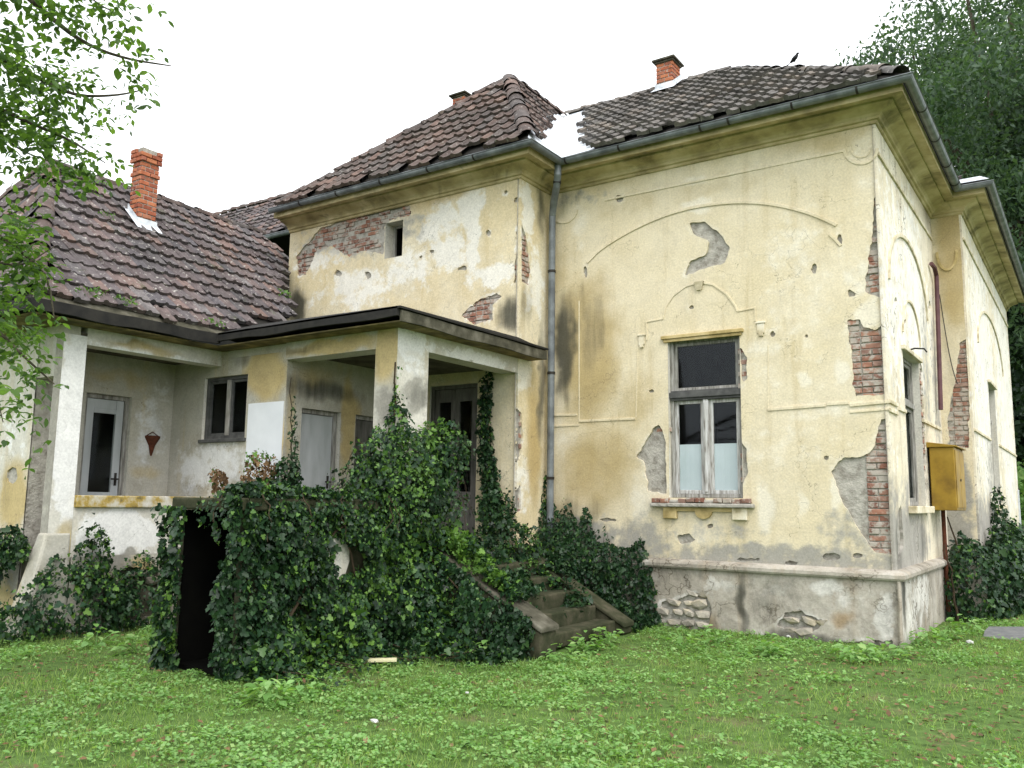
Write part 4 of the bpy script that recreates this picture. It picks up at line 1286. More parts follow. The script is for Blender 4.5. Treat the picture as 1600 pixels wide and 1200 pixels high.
# far bay: a low strip of roof behind its gutter
S_fb = Slope((0.94, 0, 6.84), (-1, 0), 0.6)
plan_fb = [(0.94, 3.94), (0.94, 13.4), (-2.5, 13.4), (-0.2, 5.0)]
S_ff = Slope((0, 3.92, 6.84), (0, 1), 0.6)
roof_far = deck([(S_fb, plan_fb), (S_ff, [(0.3, 3.92), (0.94, 3.92), (-0.2, 5.0)])], 'roof', 'fascia_dark')
roof_far['label'] = 'roof strip over the far bay'
lay_tiles(S_ff, [(0.3, 3.92), (0.94, 3.92), (0.2, 4.7), (-0.2, 5.0)], 0.21, 0.3, roof_far, 'tile_left', seed=4)
mb = MB(); mb.add([(0.48, 3.92, 6.87), (0.94, 3.92, 6.87), (0.8, 4.08, 6.99), (0.40, 4.08, 6.99)], [(0, 1, 2, 3)])
obj('valley_flashing', mb, 'zinc_bright', house)

# left wing
EZ = 3.88
S_left = Slope((-7.95, 0, EZ), (-1, 0), 0.925)
n_l = S_left.N
q1 = at_plane(452, 497, n_l, S_left.p0)
q2 = at_plane(452, 408, n_l, S_left.p0)
RX = -11.0
plan_left = [(-7.95, -6.36), (-7.95, -3.72), (q1[0], q1[1]), (q2[0], q2[1]), (RX, -0.70), (RX, -4.75)]
S_lend = Slope((0, -6.36, EZ), (0, 1), (S_left.z(RX, 0)-EZ)/(6.36-4.75))
plan_lend = [(-14.05, -6.36), (-7.95, -6.36), (RX, -4.75)]
S_lb = Slope((-14.05, 0, EZ), (1, 0), 0.925)
roof_left = deck([(S_left, plan_left), (S_lend, plan_lend), (S_lb, [(-14.05, -6.36), (RX, -4.75), (RX, -0.7), (-14.05, -0.7)])], 'roof', 'fascia_dark')
roof_left['label'] = 'red brown tiled roof of the low left wing'
lay_tiles(S_left, plan_left, 0.195, 0.31, roof_left, 'tile_left', v_start=0.16, seed=5, jag=0.03)
lay_tiles(S_lend, plan_lend, 0.205, 0.335, roof_left, 'tile_left', v_start=0.1, seed=6)
zr = S_left.z(RX, 0)
ridge_tiles((RX, -4.75, zr+.0), (RX, -0.70, zr+.0), 0.11, roof_left, 'tile_left')
ridge_tiles((-8.05, -6.3, EZ+.12), (RX, -4.75, zr+.03), 0.11, roof_left, 'tile_left')
ridge_tiles((-13.9, -6.3, EZ+.15), (RX, -4.75, zr+.03), 0.11, roof_left, 'tile_left')
# metal strip along the lower edge
mb = MB(); mb.add([S_left.p(*S_left.uv(-7.93, -6.36), .02), S_left.p(*S_left.uv(-7.93, -3.72), .02), S_left.p(*S_left.uv(-8.12, -3.55), .035), S_left.p(*S_left.uv(-8.12, -6.25), .035)], [(0, 1, 2, 3)])
obj('eave_flashing', mb, 'concrete', house)

# back wing glimpsed between the left roof and the middle block
S_back = Slope((0, 0.2, 7.04), (0, 1), 0.80)
plan_back = [(-19.5, 0.2), (-10.02, 0.2), (-10.02, 3.0), (-18.6, 3.0)]
roof_back = deck([(S_back, plan_back)], 'roof', 'fascia_dark')
roof_back['label'] = 'far tiled roof showing behind the left wing'
lay_tiles(S_back, [(-19.3, 0.2), (-10.05, 0.2), (-10.05, 3.0), (-18.5, 3.0)], 0.22, 0.32, roof_back, 'tile_left', seed=8)
zb = S_back.z(0, 3.0)
ridge_tiles((-18.6, 3.0, zb+.03), (-10.1, 3.0, zb+.03), 0.11, roof_back, 'tile_left')
mb = MB(); mb.box(-19.2, -10.03, 1.5, 3.0, 0.0, 7.6); obj('wall', mb, 'fascia_dark', house)  # near-black colour stands in for deep shade below the back eave
obj('gutter', sweep([(-19.3, 0.66), (-10.1, 0.66)], [(o+0.02, z+0.22) for o, z in outer+bead+inner], True), 'zinc', house)

# turn the tile candidates into parts: the 300 that show largest singly, the rest joined
cv = np.array([t_[0] for t_ in ROOFS])
dist = np.linalg.norm(cv-CAM, axis=1)
def screen(p):
    q = p-CAM
    return 800+FPX*(q@RT)/(q@FW), 600-FPX*(q@UP)/(q@FW)
score = []
for c, x, y, z, w_, h_, rf, mt in ROOFS:
    q = CAM-c
    dd0 = np.linalg.norm(q)
    s = screen(c)
    vis = max(0.0, (q/dd0)@z)
    ins = 1.0 if (0 < s[0] < 1600 and 0 < s[1] < 1200) else 0.02
    score.append(w_*h_*vis/dd0**2*ins)
order = np.argsort(-np.array(score))
single = set(order[:300].tolist())
joined = {}
_tm = {}
for i, (c, x, y, z, w_, h_, rf, mt) in enumerate(ROOFS):
    tv, tf = tile_template(w_, h_)
    if i in single:
        key = (w_, h_, mt)
        if key not in _tm:
            mb = MB(); mb.add(tv, tf)
            _tm[key] = mb.mesh('tile')
        o = obj('tile', _tm[key], mt); o.parent = rf
        m = Matrix.Identity(4)
        for q in range(3):
            m[q][0], m[q][1], m[q][2], m[q][3] = x[q], y[q], z[q], c[q]
        o.matrix_world = m
    else:
        joined.setdefault((rf.name, mt), MB()).add(c+tv[:, :1]*x+tv[:, 1:2]*y+tv[:, 2:3]*z, tf)
for (rn, mt), mb in joined.items():
    o = obj('tile_field', mb, mt); o.parent = bpy.data.objects[rn]
    stuff(o)

# ------------------------------------------------------------------ chimneys
def chimney(cx, cy, z0, z1, sx, sy, label, cap=None, ragged=False, flash=None):
    core = MB(); core.box(cx-sx/2+.012, cx+sx/2-.012, cy-sy/2+.012, cy+sy/2-.012, z0-0.3, z1-0.03)
    ch = obj('chimney', core, 'mortar', house)
    ch['label'] = label
    bh = 0.075
    rows = int((z1-z0)/bh)
    for k in range(rows):
        z = z0+(k+.5)*bh
        grow = 0.0
        if ragged and k >= rows-3: grow = 0.03
        if ragged and k == rows-6: grow = 0.015
        for fr_, half, off in ((Fr((cx, cy-sy/2-grow, 0), (1, 0, 0), (0, -1, 0)), sx, 0), (Fr((cx+sx/2+grow, cy, 0), (0, 1, 0), (1, 0, 0)), sy, 1)):
            n = 2
            L = (half+2*grow)/n
            us = [(-half/2-grow+L*(i+.5), L) for i in range(n)]
            if (k+off) % 2:
                us = [(-half/2-grow+L*.25, L*.5), (0, L), (half/2+grow-L*.25, L*.5)]
            for u, l in us:
                if ragged and k == rows-1 and random.random() < 0.45: continue
                me = brick_mesh(l-0.012, bh-0.013, 0.04, 'c%d' % (k % 3))
                o = obj('brick', me, 'brick_chimney'); o.parent = ch
                o.matrix_world = frame_matrix(fr_, fr_.p(u, z, random.uniform(-.005, .006)))
    if cap:
        mb = MB(); mb.box(cx-sx/2-.06, cx+sx/2+.06, cy-sy/2-.06, cy+sy/2+.06, z1, z1+.04); mb.box(cx-sx/2-.025, cx+sx/2+.025, cy-sy/2-.025, cy+sy/2+.025, z1-.035, z1-.001)
        obj('cap', mb, 'concrete', ch, bevel=0.012)
    if flash:
        sl = flash
        mb = MB(); e = 0.045
        g = lambda x, y, dz: (x, y, sl.z(x, y)+dz)
        X0, X1, Y0, Y1 = cx-sx/2-.015, cx+sx/2+.015, cy-sy/2-.015, cy+sy/2+.015
        ring_i = [(X0, Y0), (X1, Y0), (X1, Y1), (X0, Y1)]
        ring_o = [(X0-e, Y0-e*2.2 if sl.d[1] else Y0-e), (X1+e if sl.d[1] else X1+e*2.2, Y0-e*2.2 if sl.d[1] else Y0-e), (X1+e if sl.d[1] else X1+e*2.2, Y1+e), (X0-e, Y1+e)]
        vs_ = [g(x, y, .125) for x, y in ring_o]+[g(x, y, .13) for x, y in ring_i]+[g(x, y, .22) for x, y in ring_i]
        mb.add(vs_, [(i, (i+1) % 4, 4+(i+1) % 4, 4+i) for i in range(4)]+[(4+i, 4+(i+1) % 4, 8+(i+1) % 4, 8+i) for i in range(4)])
        obj('flashing', mb, 'zinc_bright', ch)
    return ch
chimney(-10.05, -3.77, S_left.z(-10.05, -3.77)-0.05, 7.08, 0.26, 0.31, 'broken brick chimney on the low left roof', ragged=True, flash=S_left)
chimney(-3.95, 2.55, S_main.z(-3.95, 2.55)-0.05, 9.60, 0.32, 0.36, 'capped brick chimney on the main roof', cap=True, flash=S_main)
chimney(-8.55, 2.4, 9.3, 10.10, 0.32, 0.36, 'brick chimney peeking over the middle roof', cap=True)

# ------------------------------------------------------------------ porch
PZ = 3.52      # underside of beams
FL = 0.85      # floor
# pillars
def pillar(x0, x1, y0, y1, z0, z1, mat_front, stains_x, stains_y, label, seed):
    core = MB(); core.box(x0+.01, x1-.01, y0+.01, y1-.01, z0, z1)
    p = obj('pillar', core, 'plaster_white', house)
    p['label'] = label
    fx = Fr((x1, 0, 0), (0, 1, 0), (1, 0, 0)); fy = Fr((0, y0, 0), (1, 0, 0), (0, -1, 0))
    plaster_sheet('render_coat', fx, y0, y1, z0, z1, 0.04, [], [], [st(fx, *a) for a in stains_x], mat_front, p, seed=seed, relief=0.003)
    plaster_sheet('render_coat', fy, x0, x1, z0, z1, 0.04, [], [], [st(fy, *a) for a in stains_y], 'plaster_porch', p, seed=seed+1, relief=0.003)
    return p
pillar(-5.25, XM, -3.49, -2.90, FL, 3.80, 'plaster_white', [('white', 645, 530, 30, 60, .9), ('grey', 650, 620, 30, 30, .9), ('mould', 655, 625, 22, 26, .55), ('ochre', 650, 560, 30, 12, .5)], [('ochre', 605, 540, 20, 60, 1.3), ('grey', 605, 640, 20, 30, .9)], 'ivy-grown front pillar of the porch', 71)
pillar(-8.47, -8.3, -5.75, -5.46, 0.0, 3.62, 'plaster_white', [('white', 115, 650, 30, 160, 1.1), ('ochre', 95, 850, 20, 40, .8), ('grey', 110, 930, 30, 60, .9)], [('grey', 84, 700, 20, 300, .7)], 'white left pillar of the low wing', 75)
# beams
def beam(name, fr, u0, u1, v0, v1, n0, n1, mat, seed, stains=()):
    core = MB(); fr.box(core, u0, u1, v0, v1, n0, n1-0.012)
    b = obj(name, core, 'plaster_white', house)
    f2 = Fr(fr.p(0, 0, n1), fr.U, fr.N)
    plaster_sheet('render_coat', f2, u0, u1, v0, v1, 0.04, [], [], [st(f2, *a) for a in stains], mat, b, seed=seed, relief=0.003, edge_rim=('v0',), thick=0.014)
    return b
FX = Fr((XM, 0, 0), (0, 1, 0), (1, 0, 0))
beam('beam', FX, -2.90, -0.853, PZ, 3.82, -0.30, -0.006, 'plaster_white', 81, [('white', 740, 560, 70, 14, .8), ('mould', 790, 560, 20, 10, .3)])
FY = Fr((0, -3.49, 0), (1, 0, 0), (0, -1, 0))
beam('beam', FY, -6.9, -5.252, PZ-0.02, 3.82, -0.30, -0.006, 'plaster_porch', 83, [('ochre', 520, 540, 80, 14, 1.1), ('mould', 470, 545, 40, 10, .6)])
FL_ = Fr((-8.3, 0, 0), (0, 1, 0), (1, 0, 0))
beam('beam', FL_, -5.458, -3.452, PZ, 3.80, -0.25, -0.004, 'plaster_white', 85, [('white', 240, 555, 110, 10, .7), ('ochre', 230, 545, 60, 8, .8), ('mould', 200, 535, 60, 8, .5)])
FL2 = Fr((0, -5.75, 0), (1, 0, 0), (0, -1, 0))
beam('beam', FL2, -8.88, -8.472, 3.1, 3.62, -0.25, -0.006, 'plaster_porch', 87)
# upper wall band above the porch window wall and soffits
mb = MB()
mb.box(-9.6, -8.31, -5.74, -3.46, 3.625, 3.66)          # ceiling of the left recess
obj('porch_ceiling', mb, 'ceiling_shaded', house)
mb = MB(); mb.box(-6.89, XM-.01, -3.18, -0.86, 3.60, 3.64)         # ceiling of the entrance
obj('porch_ceiling', mb, 'ceiling_shaded', house)
EX, EY, EL = -4.6, -3.79, -7.95
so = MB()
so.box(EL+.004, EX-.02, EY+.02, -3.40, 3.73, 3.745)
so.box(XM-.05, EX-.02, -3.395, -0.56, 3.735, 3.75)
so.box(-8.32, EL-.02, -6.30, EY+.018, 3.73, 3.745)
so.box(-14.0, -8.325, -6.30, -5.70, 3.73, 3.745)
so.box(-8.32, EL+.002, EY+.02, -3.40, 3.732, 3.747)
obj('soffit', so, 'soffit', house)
mb = MB(); FG.box(mb, -9.4, -6.9, 3.622, 3.728, -0.2, 0.0); FJ.box(mb, -14.5, -8.30, 3.622, 3.728, -0.2, 0.002)
obj('wall_head', mb, 'plaster_porch', house)
# eave: dark fascia to the front, stained concrete edge to the right
fas = MB()
k_ = 0.03
pf = sweep([(EX+0.0, -0.1)][:0]+[(-14.05, -6.36), (EL, -6.36)], [(0, 3.74), (0.0, 3.885)])
def strip(a, b, z0, z1, th=0.03):
    a, b = np.array(a, float), np.array(b, float)
    d = (b-a)/np.linalg.norm(b-a)
    nrm = np.array([d[1], -d[0]])*th
    n = 10
    m_ = MB(); vs_ = []
    for i in range(n+1):
        q = a+(b-a)*i/n
        w0 = 0.012*math.sin(i*1.3)+random.uniform(-.006, .006)
        for o_, z in ((0, z0+w0), (1, z0+w0), (1, z1+w0*.4), (0, z1+w0*.4)):
            vs_.append((q[0]+nrm[0]*o_, q[1]+nrm[1]*o_, z))
    fs = []
    for i in range(n):
        for j in range(4):
            fs.append((i*4+j, i*4+(j+1) % 4, i*4+4+(j+1) % 4, i*4+4+j))
    return m_.add(vs_, fs+[(3, 2, 1, 0), (n*4, n*4+1, n*4+2, n*4+3)])
obj('fascia', strip((EL, EY), (EX, EY), 3.785, 3.90, 0.05), 'fascia_dark', house)
obj('fascia', strip((EX, EY+.001), (EX, -0.56), 3.73, 3.86, 0.03), 'concrete', house)
obj('fascia', strip((EL, -6.36), (EL, EY), 3.755, 3.895, 0.05), 'fascia_dark', house)
obj('fascia', strip((-14.05, -6.36), (EL, -6.36), 3.765, 3.89, 0.04), 'fascia_dark', house)
# porch roof, nearly flat, against the middle block
mb = MB()
mb.add([(EL, EY-.05, 3.90), (EX+.05, EY-.05, 3.90), (EX+.05, -0.54, 3.90), (XM, -0.54, 4.02), (XM, -0.852, 4.05), (-8.5, -0.852, 4.25), (-8.3, -3.0, 4.2)], [(0, 1, 2, 3, 4, 5, 6)])
mb.add([(EL, EY-.05, 3.875), (EX+.05, EY-.05, 3.875), (EX+.05, -0.54, 3.875), (XM, -0.54, 3.875), (XM, -0.852, 3.875), (-8.5, -0.852, 3.875), (-8.3, -3.0, 3.875)], [(6, 5, 4, 3, 2, 1, 0)])
mb.add([(EL, EY-.05, 3.90), (EX+.05, EY-.05, 3.90), (EX+.05, -0.54, 3.90), (EL, EY-.05, 3.875), (EX+.05, EY-.05, 3.875), (EX+.05, -0.54, 3.875)], [(0, 3, 4, 1), (1, 4, 5, 2)])
obj('porch_roof', mb, 'fascia_dark', house)
# floor, base walls, parapet
mb = MB(); mb.box(-9.38, XM, -3.49, -0.86, 0.0, FL-.002); mb.box(-9.38, -8.32, -5.72, -3.492, 0.0, FL-.004)
obj('porch_floor', mb, 'concrete', house)
hk = [FK.poly([(150, 900), (200, 885), (246, 890), (246, 960), (160, 980)])]
mb = MB(); FK.box(mb, -5.458, -3.452, 0.0, 1.50, -0.22, -0.03)
par = obj('parapet', mb, 'mortar', house)
par['label'] = 'white panelled parapet beside the left pillar'
plaster_sheet('render_coat', FK, -5.458, -3.452, 0.90, 1.50, 0.03, [], [], [st(FK, 'white', 190, 830, 60, 34, 1.3), st(FK, 'grey', 190, 872, 60, 8, .8)], 'plaster_white', par, seed=91)
FK2 = Fr((-8.27, 0, 0), (0, 1, 0), (1, 0, 0))
plaster_sheet('render_coat', FK2, -5.458, -3.452, 0.0, 0.90, 0.03, [], hk, [st(FK2, 'ochre', 215, 900, 30, 30, 1.0), st(FK2, 'grey', 170, 890, 40, 40, .9), st(FK2, 'mould', 190, 950, 70, 40, .8)], 'plaster_porch', par, seed=93, amp=.04)
mb = MB(); FK.box(mb, -5.458, -3.452, 1.50, 1.65, -0.26, 0.05)
cp = obj('coping', mb, 'coping_lichen', par, bevel=0.012)
for v_ in range(6):
    o = obj('stone', stone_meshes[v_ % 6], None); o.parent = par
    o.matrix_world = Matrix.Translation(Vector(FK2.p(-5.2+v_*.22, 0.55+0.12*(v_ % 2), -0.03))) @ Matrix.Rotation(1.57, 4, 'Z')
# sloping buttress at the foot of the left pillar
mb = MB(); mb.hexa([(-8.66, -6.02, 0), (-8.27, -6.02, 0), (-8.27, -5.44, 0), (-8.66, -5.44, 0), (-8.49, -5.77, 1.2), (-8.288, -5.77, 1.2), (-8.288, -5.47, 1.2), (-8.49, -5.47, 1.2)])
obj('buttress', mb, 'plaster_porch', house, bevel=0.03)

# ------------------------------------------------------------------ low store block in front of the porch
cel = thing('cellar_store', 'low flat-roofed store with a black doorway under the ivy', 'outbuilding', (-5.0, -4.8, 0))
mb = MB()
mb.box(-4.64, -4.56, -5.90, -3.52, 0, 1.52)
mb.box(-5.50, -5.45, -5.90, -3.52, 0, 1.52)
mb.box(-5.45, -4.64, -3.62, -3.52, 0, 1.52)
obj('wall', mb, 'concrete_moss', cel)  # dark concrete also stands in for shade on the jambs and behind the ivy
mb = MB(); mb.box(-5.58, -4.50, -5.98, -3.50, 1.525, 1.645)
obj('roof_slab', mb, 'concrete_moss', cel, bevel=0.02)
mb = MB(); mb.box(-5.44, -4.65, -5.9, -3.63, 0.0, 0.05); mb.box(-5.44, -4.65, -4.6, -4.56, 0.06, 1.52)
obj('shade_panel', mb, 'shade_black', cel)  # black panel added partway in to paint the unlit depth of the doorway
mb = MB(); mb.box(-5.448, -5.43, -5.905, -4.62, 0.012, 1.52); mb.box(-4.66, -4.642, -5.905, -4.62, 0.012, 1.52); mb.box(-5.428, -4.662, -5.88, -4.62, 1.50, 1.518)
obj('shade_lining', mb, 'shade_black', cel)  # black sheets added over the inner faces as painted shade

# ------------------------------------------------------------------ staircase
stair = thing('staircase', 'mossy concrete steps with sloping side walls leading up to the porch', 'staircase', (-3.8, -2.1, 0))
NS = 5
x_top, x_bot = XM+.02, -3.05
for k in range(NS):
    za, zb_ = FL-(k+1)*FL/(NS+0.0)+FL/NS-0.0, 0
    mb = MB(); xa = x_top+0.28*k+0.35*(k > 0); xb = x_top+0.28*(k+1)+0.35
    mb.box(xa+.001, xb, -2.93+.002, -1.19, 0.0, FL-0.004-k*0.17)
    obj('step', mb, 'concrete_moss', stair, bevel=0.02)
def cheek(y0, y1, xa, za, xb, zb_, foot):
    mb = MB()
    mb.hexa([(xa, y0, 0), (xb, y0, 0), (xb, y1, 0), (xa, y1, 0), (xa, y0, za-.06), (xb, y0, zb_-.06), (xb, y1, zb_-.06), (xa, y1, za-.06)])
    c = obj('cheek_wall', mb, 'concrete_moss', stair, bevel=0.015)
    mb = MB(); e = .025
    mb.hexa([(xa, y0-e, za-.058), (xb+e, y0-e, zb_-.058), (xb+e, y1+e, zb_-.058), (xa, y1+e, za-.058), (xa, y0-e, za), (xb+e, y0-e, zb_), (xb+e, y1+e, zb_), (xa, y1+e, za)])
    obj('coping', mb, 'concrete' if y0 < -2 else 'concrete_moss', c, bevel=0.015)
cheek(-3.28, -2.95, -4.8, 1.30, -2.93, 0.32, True)
cheek(-1.18, -0.93, -4.7, 1.05, -3.02, 0.02+.12, True)

# ------------------------------------------------------------------ small things on the house
# heart shaped wall planter
hp = at(237, 690, 0, -9.4)
mb = MB(); R0 = 0.0
prof_ = [(0.012, -0.21), (0.03, -0.15), (0.05, -0.06), (0.085, 0.0), (0.115, 0.05), (0.12, 0.08), (0.105, 0.085), (0.09, 0.06)]
vs_, fs = [], []
for r_, z_ in prof_:
    for k in range(9):
        a = -math.pi/2+math.pi*k/8
        vs_.append((hp[0]+0.004+r_*math.cos(a)*0.8, hp[1]+r_*math.sin(a), hp[2]+z_))
for i in range(len(prof_)-1):
    for k in range(8):
        fs.append((i*9+k, i*9+k+1, i*9+10+k, i*9+9+k))
mb.add(vs_, fs)
pl = thing('wall_planter', 'rusty cone shaped planter hung on the porch wall', 'planter', tuple(hp))
obj('basket', mb, 'rust', pl)
mb = MB(); mb.tube([(hp[0]+.01, hp[1]-.10, hp[2]+.08), (hp[0]+.01, hp[1], hp[2]+.14), (hp[0]+.01, hp[1]+.10, hp[2]+.08)], 0.007, 6)
obj('hanger', mb, 'rust', pl)

# yellow meter box on the right wall
mbx = thing('meter_box', 'ochre yellow metal meter box fixed to the side wall', 'meter box', (0.15, 3.4, 1.5))
b0, b1 = 2.75, 3.75
mb = MB(); mb.box(0.03, 0.36, b0, b1, 1.60, 2.52)
obj('body', mb, 'box_yellow', mbx, bevel=0.012)
mb = MB(); mb.hexa([(0.0, b0-.03, 2.52), (0.40, b0-.03, 2.522), (0.40, b1+.03, 2.522), (0.0, b1+.03, 2.52), (0.0, b0-.03, 2.60), (0.40, b0-.03, 2.54), (0.40, b1+.03, 2.54), (0.0, b1+.03, 2.60)])
obj('lid', mb, 'box_yellow', mbx, bevel=0.006)
mb = MB(); mb.box(0.361, 0.372, b0+.04, (b0+b1)/2-.01, 1.64, 2.48); obj('door', mb, 'box_yellow', mbx, bevel=0.004)
mb = MB(); mb.box(0.361, 0.372, (b0+b1)/2+.01, b1-.04, 1.64, 2.48); obj('door', mb, 'box_yellow', mbx, bevel=0.004)
mb = MB(); mb.tube([(0.372, (b0+b1)/2-.06, 2.05), (0.385, (b0+b1)/2-.06, 2.05)], 0.02, 8); obj('lock', mb, 'iron_dark', mbx)
mb = MB(); mb.tube([(0.1, 3.3, 1.62), (0.1, 3.3, 0.0)], 0.03, 8); obj('pipe', mb, 'rust', mbx)
# brown pipe down the side wall, iron hook near the window
mb = MB()
pp = [at(1455, 412, 0, 0.05), at(1460, 418, 0, 0.07), at(1466, 435, 0, 0.07), at(1470, 640, 0, 0.07)]
pp = [np.array([q[0], min(q[1], 4.2), q[2]]) for q in pp]
mb.tube(pp, 0.035, 8); obj('drain_pipe', mb, 'pipe_brown', house)
h0 = at(1418, 548, 0, 0.0)
mb = MB(); mb.tube([(-.02, h0[1], h0[2]), (0.10, h0[1]-.03, h0[2]+.02), (0.22, h0[1]-.05, h0[2]), (0.25, h0[1]-.05, h0[2]-.05)], 0.012, 6); obj('hook', mb, 'iron_dark', house)
# cable hanging on the return wall
mb = MB(); c0, c1 = at(1468, 460, 1, 4.36), at(1496, 600, 1, 4.36)
mb.tube([c0*(1-k/10)+c1*k/10+np.array([0, 0, -0.25*math.sin(math.pi*k/10)]) for k in range(11)], 0.008, 5); obj('cable', mb, 'iron_dark', house)

# bird on the main roof
bp = at(1242, 108, 1, 1.65)
bp[2] = S_main.z(bp[0], bp[1])+0.08
bird = thing('bird', 'small dark bird perched on the tiles of the main roof', 'bird', tuple(bp))
import bmesh
def lathe_body(path, rads, sides=10, squash=1.0):
    m_ = MB(); m_.tube(path, rads, sides); return m_
bx_, by_, bz_ = bp
mb = MB()
mb.tube([(bx_-.14, by_, bz_+.02), (bx_-.10, by_, bz_+.06), (bx_-.04, by_, bz_+.11), (bx_+.03, by_, bz_+.17), (bx_+.07, by_, bz_+.22), (bx_+.085, by_, bz_+.255), (bx_+.10, by_, bz_+.28), (bx_+.13, by_, bz_+.285), (bx_+.165, by_, bz_+.275)], [0.02, .035, .07, .075, .055, .042, .045, .03, .004], 10)
obj('body', mb.mesh('body', True), 'feather', bird)
mb = MB(); mb.add([(bx_-.12, by_-.02, bz_+.05), (bx_-.12, by_+.02, bz_+.05), (bx_-.27, by_+.035, bz_-.05), (bx_-.27, by_-.035, bz_-.05), (bx_-.12, by_, bz_+.035), (bx_-.27, by_, bz_-.06)], [(0, 1, 2, 3), (0, 3, 5, 4), (1, 4, 5, 2), (3, 2, 5)])
obj('tail', mb, 'feather', bird)
for s in (-1, 1):
    mb = MB(); mb.tube([(bx_+.0, by_+s*.03, bz_+.1), (bx_+.005, by_+s*.03, bz_-.01), (bx_+.04, by_+s*.03, bz_-.03)], .007, 5); obj('leg', mb, 'feather', bird)
    mb = MB(); mb.tube([(bx_+.05, by_+s*.06, bz_+.18), (bx_-.02, by_+s*.075, bz_+.11), (bx_-.14, by_+s*.045, bz_+.03)], [.02, .035, .004], 6); obj('wing', mb.mesh('wing', True), 'feather', bird)

bird.scale = (.48, .48, .48)

# ------------------------------------------------------------------ ground
def gaxis(a, b, st_, far):
    mid = list(np.arange(a, b+1e-6, st_))
    o1, o2, s = [], [], st_*1.6
    x = a
    while x > -far: x -= s; s *= 1.35; o1.append(x)
    x, s = b, st_*1.6
    while x < far: x += s; s *= 1.35; o2.append(x)
    return np.array(o1[::-1]+mid+o2)
gx, gy = gaxis(-14, 8, 0.2, 700), gaxis(-12, 10, 0.2, 700)
def ground_z(x, y):
    near = np.exp(-(np.abs(x)/40)**2-(np.abs(y)/40)**2)
    return near*(0.05*fbm(x*.5, y*.5, 200, 4)+0.018*fbm(x*2.7, y*2.7, 210, 3))-0.01
GX, GY = np.meshgrid(gx, gy, indexing='ij')
GZ = ground_z(GX, GY)
nx, ny = GX.shape
ii, jj = np.meshgrid(np.arange(nx-1), np.arange(ny-1), indexing='ij')
q = np.stack([ii*ny+jj, (ii+1)*ny+jj, (ii+1)*ny+jj+1, ii*ny+jj+1], -1).reshape(-1)
me = np_mesh('ground', np.stack([GX, GY, GZ], -1).reshape(-1, 3), q, np.full((nx-1)*(ny-1), 4), True)
structure(obj('ground', me, 'ground_soil'))
pa, pb = at(1538, 992, 2, 0.0), at(1600, 985, 2, 0)
mb = MB()
px0 = pa[0]
vs_, fs = [], []
for i in range(25):
    x = px0+i*0.5
    e = 0.06*math.sin(i*1.7)
    vs_ += [(x, 1.55+e+(0.35 if i == 0 else 0), 0.045), (x, 2.75+e*.7-(0.35 if i == 0 else 0), 0.045), (x, 1.5+e, -.05), (x, 2.8+e*.7, -.05)]
for i in range(24):
    a = i*4
    fs += [(a, a+4, a+5, a+1), (a+2, a+6, a+4, a), (a+1, a+5, a+7, a+3)]
mb.add(vs_, fs+[(0, 1, 3, 2)])
structure(obj('path', mb, 'asphalt'))

# ------------------------------------------------------------------ leaves
def T_ivy():
    v = [(0, 0, 0), (-.30, -.12, .03), (-.50, .22, .07), (-.27, .38, .03), (-.33, .66, .05), (0, 1.0, -.06), (.33, .66, .05), (.27, .38, .03), (.50, .22, .07), (.30, -.12, .03), (0, .4, -.02)]
    return np.array(v), [(0, 10, 3, 2, 1), (10, 5, 4, 3), (0, 9, 8, 7, 10), (10, 7, 6, 5)]
def T_leaf(w=0.3):
    v = [(0, 0, 0), (-w*.7, .25, .05), (-w, .5, .06), (-w*.6, .8, .02), (0, 1, -.10), (w*.6, .8, .02), (w, .5, .06), (w*.7, .25, .05), (0, .5, -.02)]
    return np.array(v), [(0, 8, 2, 1), (8, 4, 3, 2), (0, 7, 6, 8), (8, 6, 5, 4)]
def T_simple(w=0.3):
    return np.array([(0, 0, 0), (-w, .5, .05), (0, 1, -.06), (w, .5, .05)]), [(0, 3, 2, 1)]
def T_blade():
    return np.array([(-.05, 0, 0), (.05, 0, 0), (.035, .55, .07), (-.035, .55, .07), (0, 1, .32)]), [(0, 1, 2, 3), (3, 2, 4)]

def leaf_cloud(name, P, B, N, S, tmpl, mat, parent=None):
    """P base points, B direction of the tip, N leaf normal, S size"""
    tv, tf = tmpl
    P, B, N = np.asarray(P, float), np.asarray(B, float), np.asarray(N, float)
    B = B/np.linalg.norm(B, axis=1, keepdims=True)
    N = N-B*np.sum(N*B, 1, keepdims=True)
    N = N/(np.linalg.norm(N, axis=1, keepdims=True)+1e-9)
    X = np.cross(B, N)
    S = np.asarray(S).reshape(-1, 1)
    V = P[:, None]+S[:, None]*(tv[None, :, 0:1]*X[:, None]+tv[None, :, 1:2]*B[:, None]+tv[None, :, 2:3]*N[:, None])
    n, k = len(P), len(tv)
    loops = np.concatenate([np.array(f) for f in tf])
    idx = (np.arange(n)[:, None]*k+loops[None]).reshape(-1)
    lt = np.tile([len(f) for f in tf], n)
    me = np_mesh(name, V.reshape(-1, 3), idx, lt)
    return obj(name, me, mat, parent)

def rnd_unit(n):
    v = rng.normal(size=(n, 3)); return v/np.linalg.norm(v, axis=1, keepdims=True)

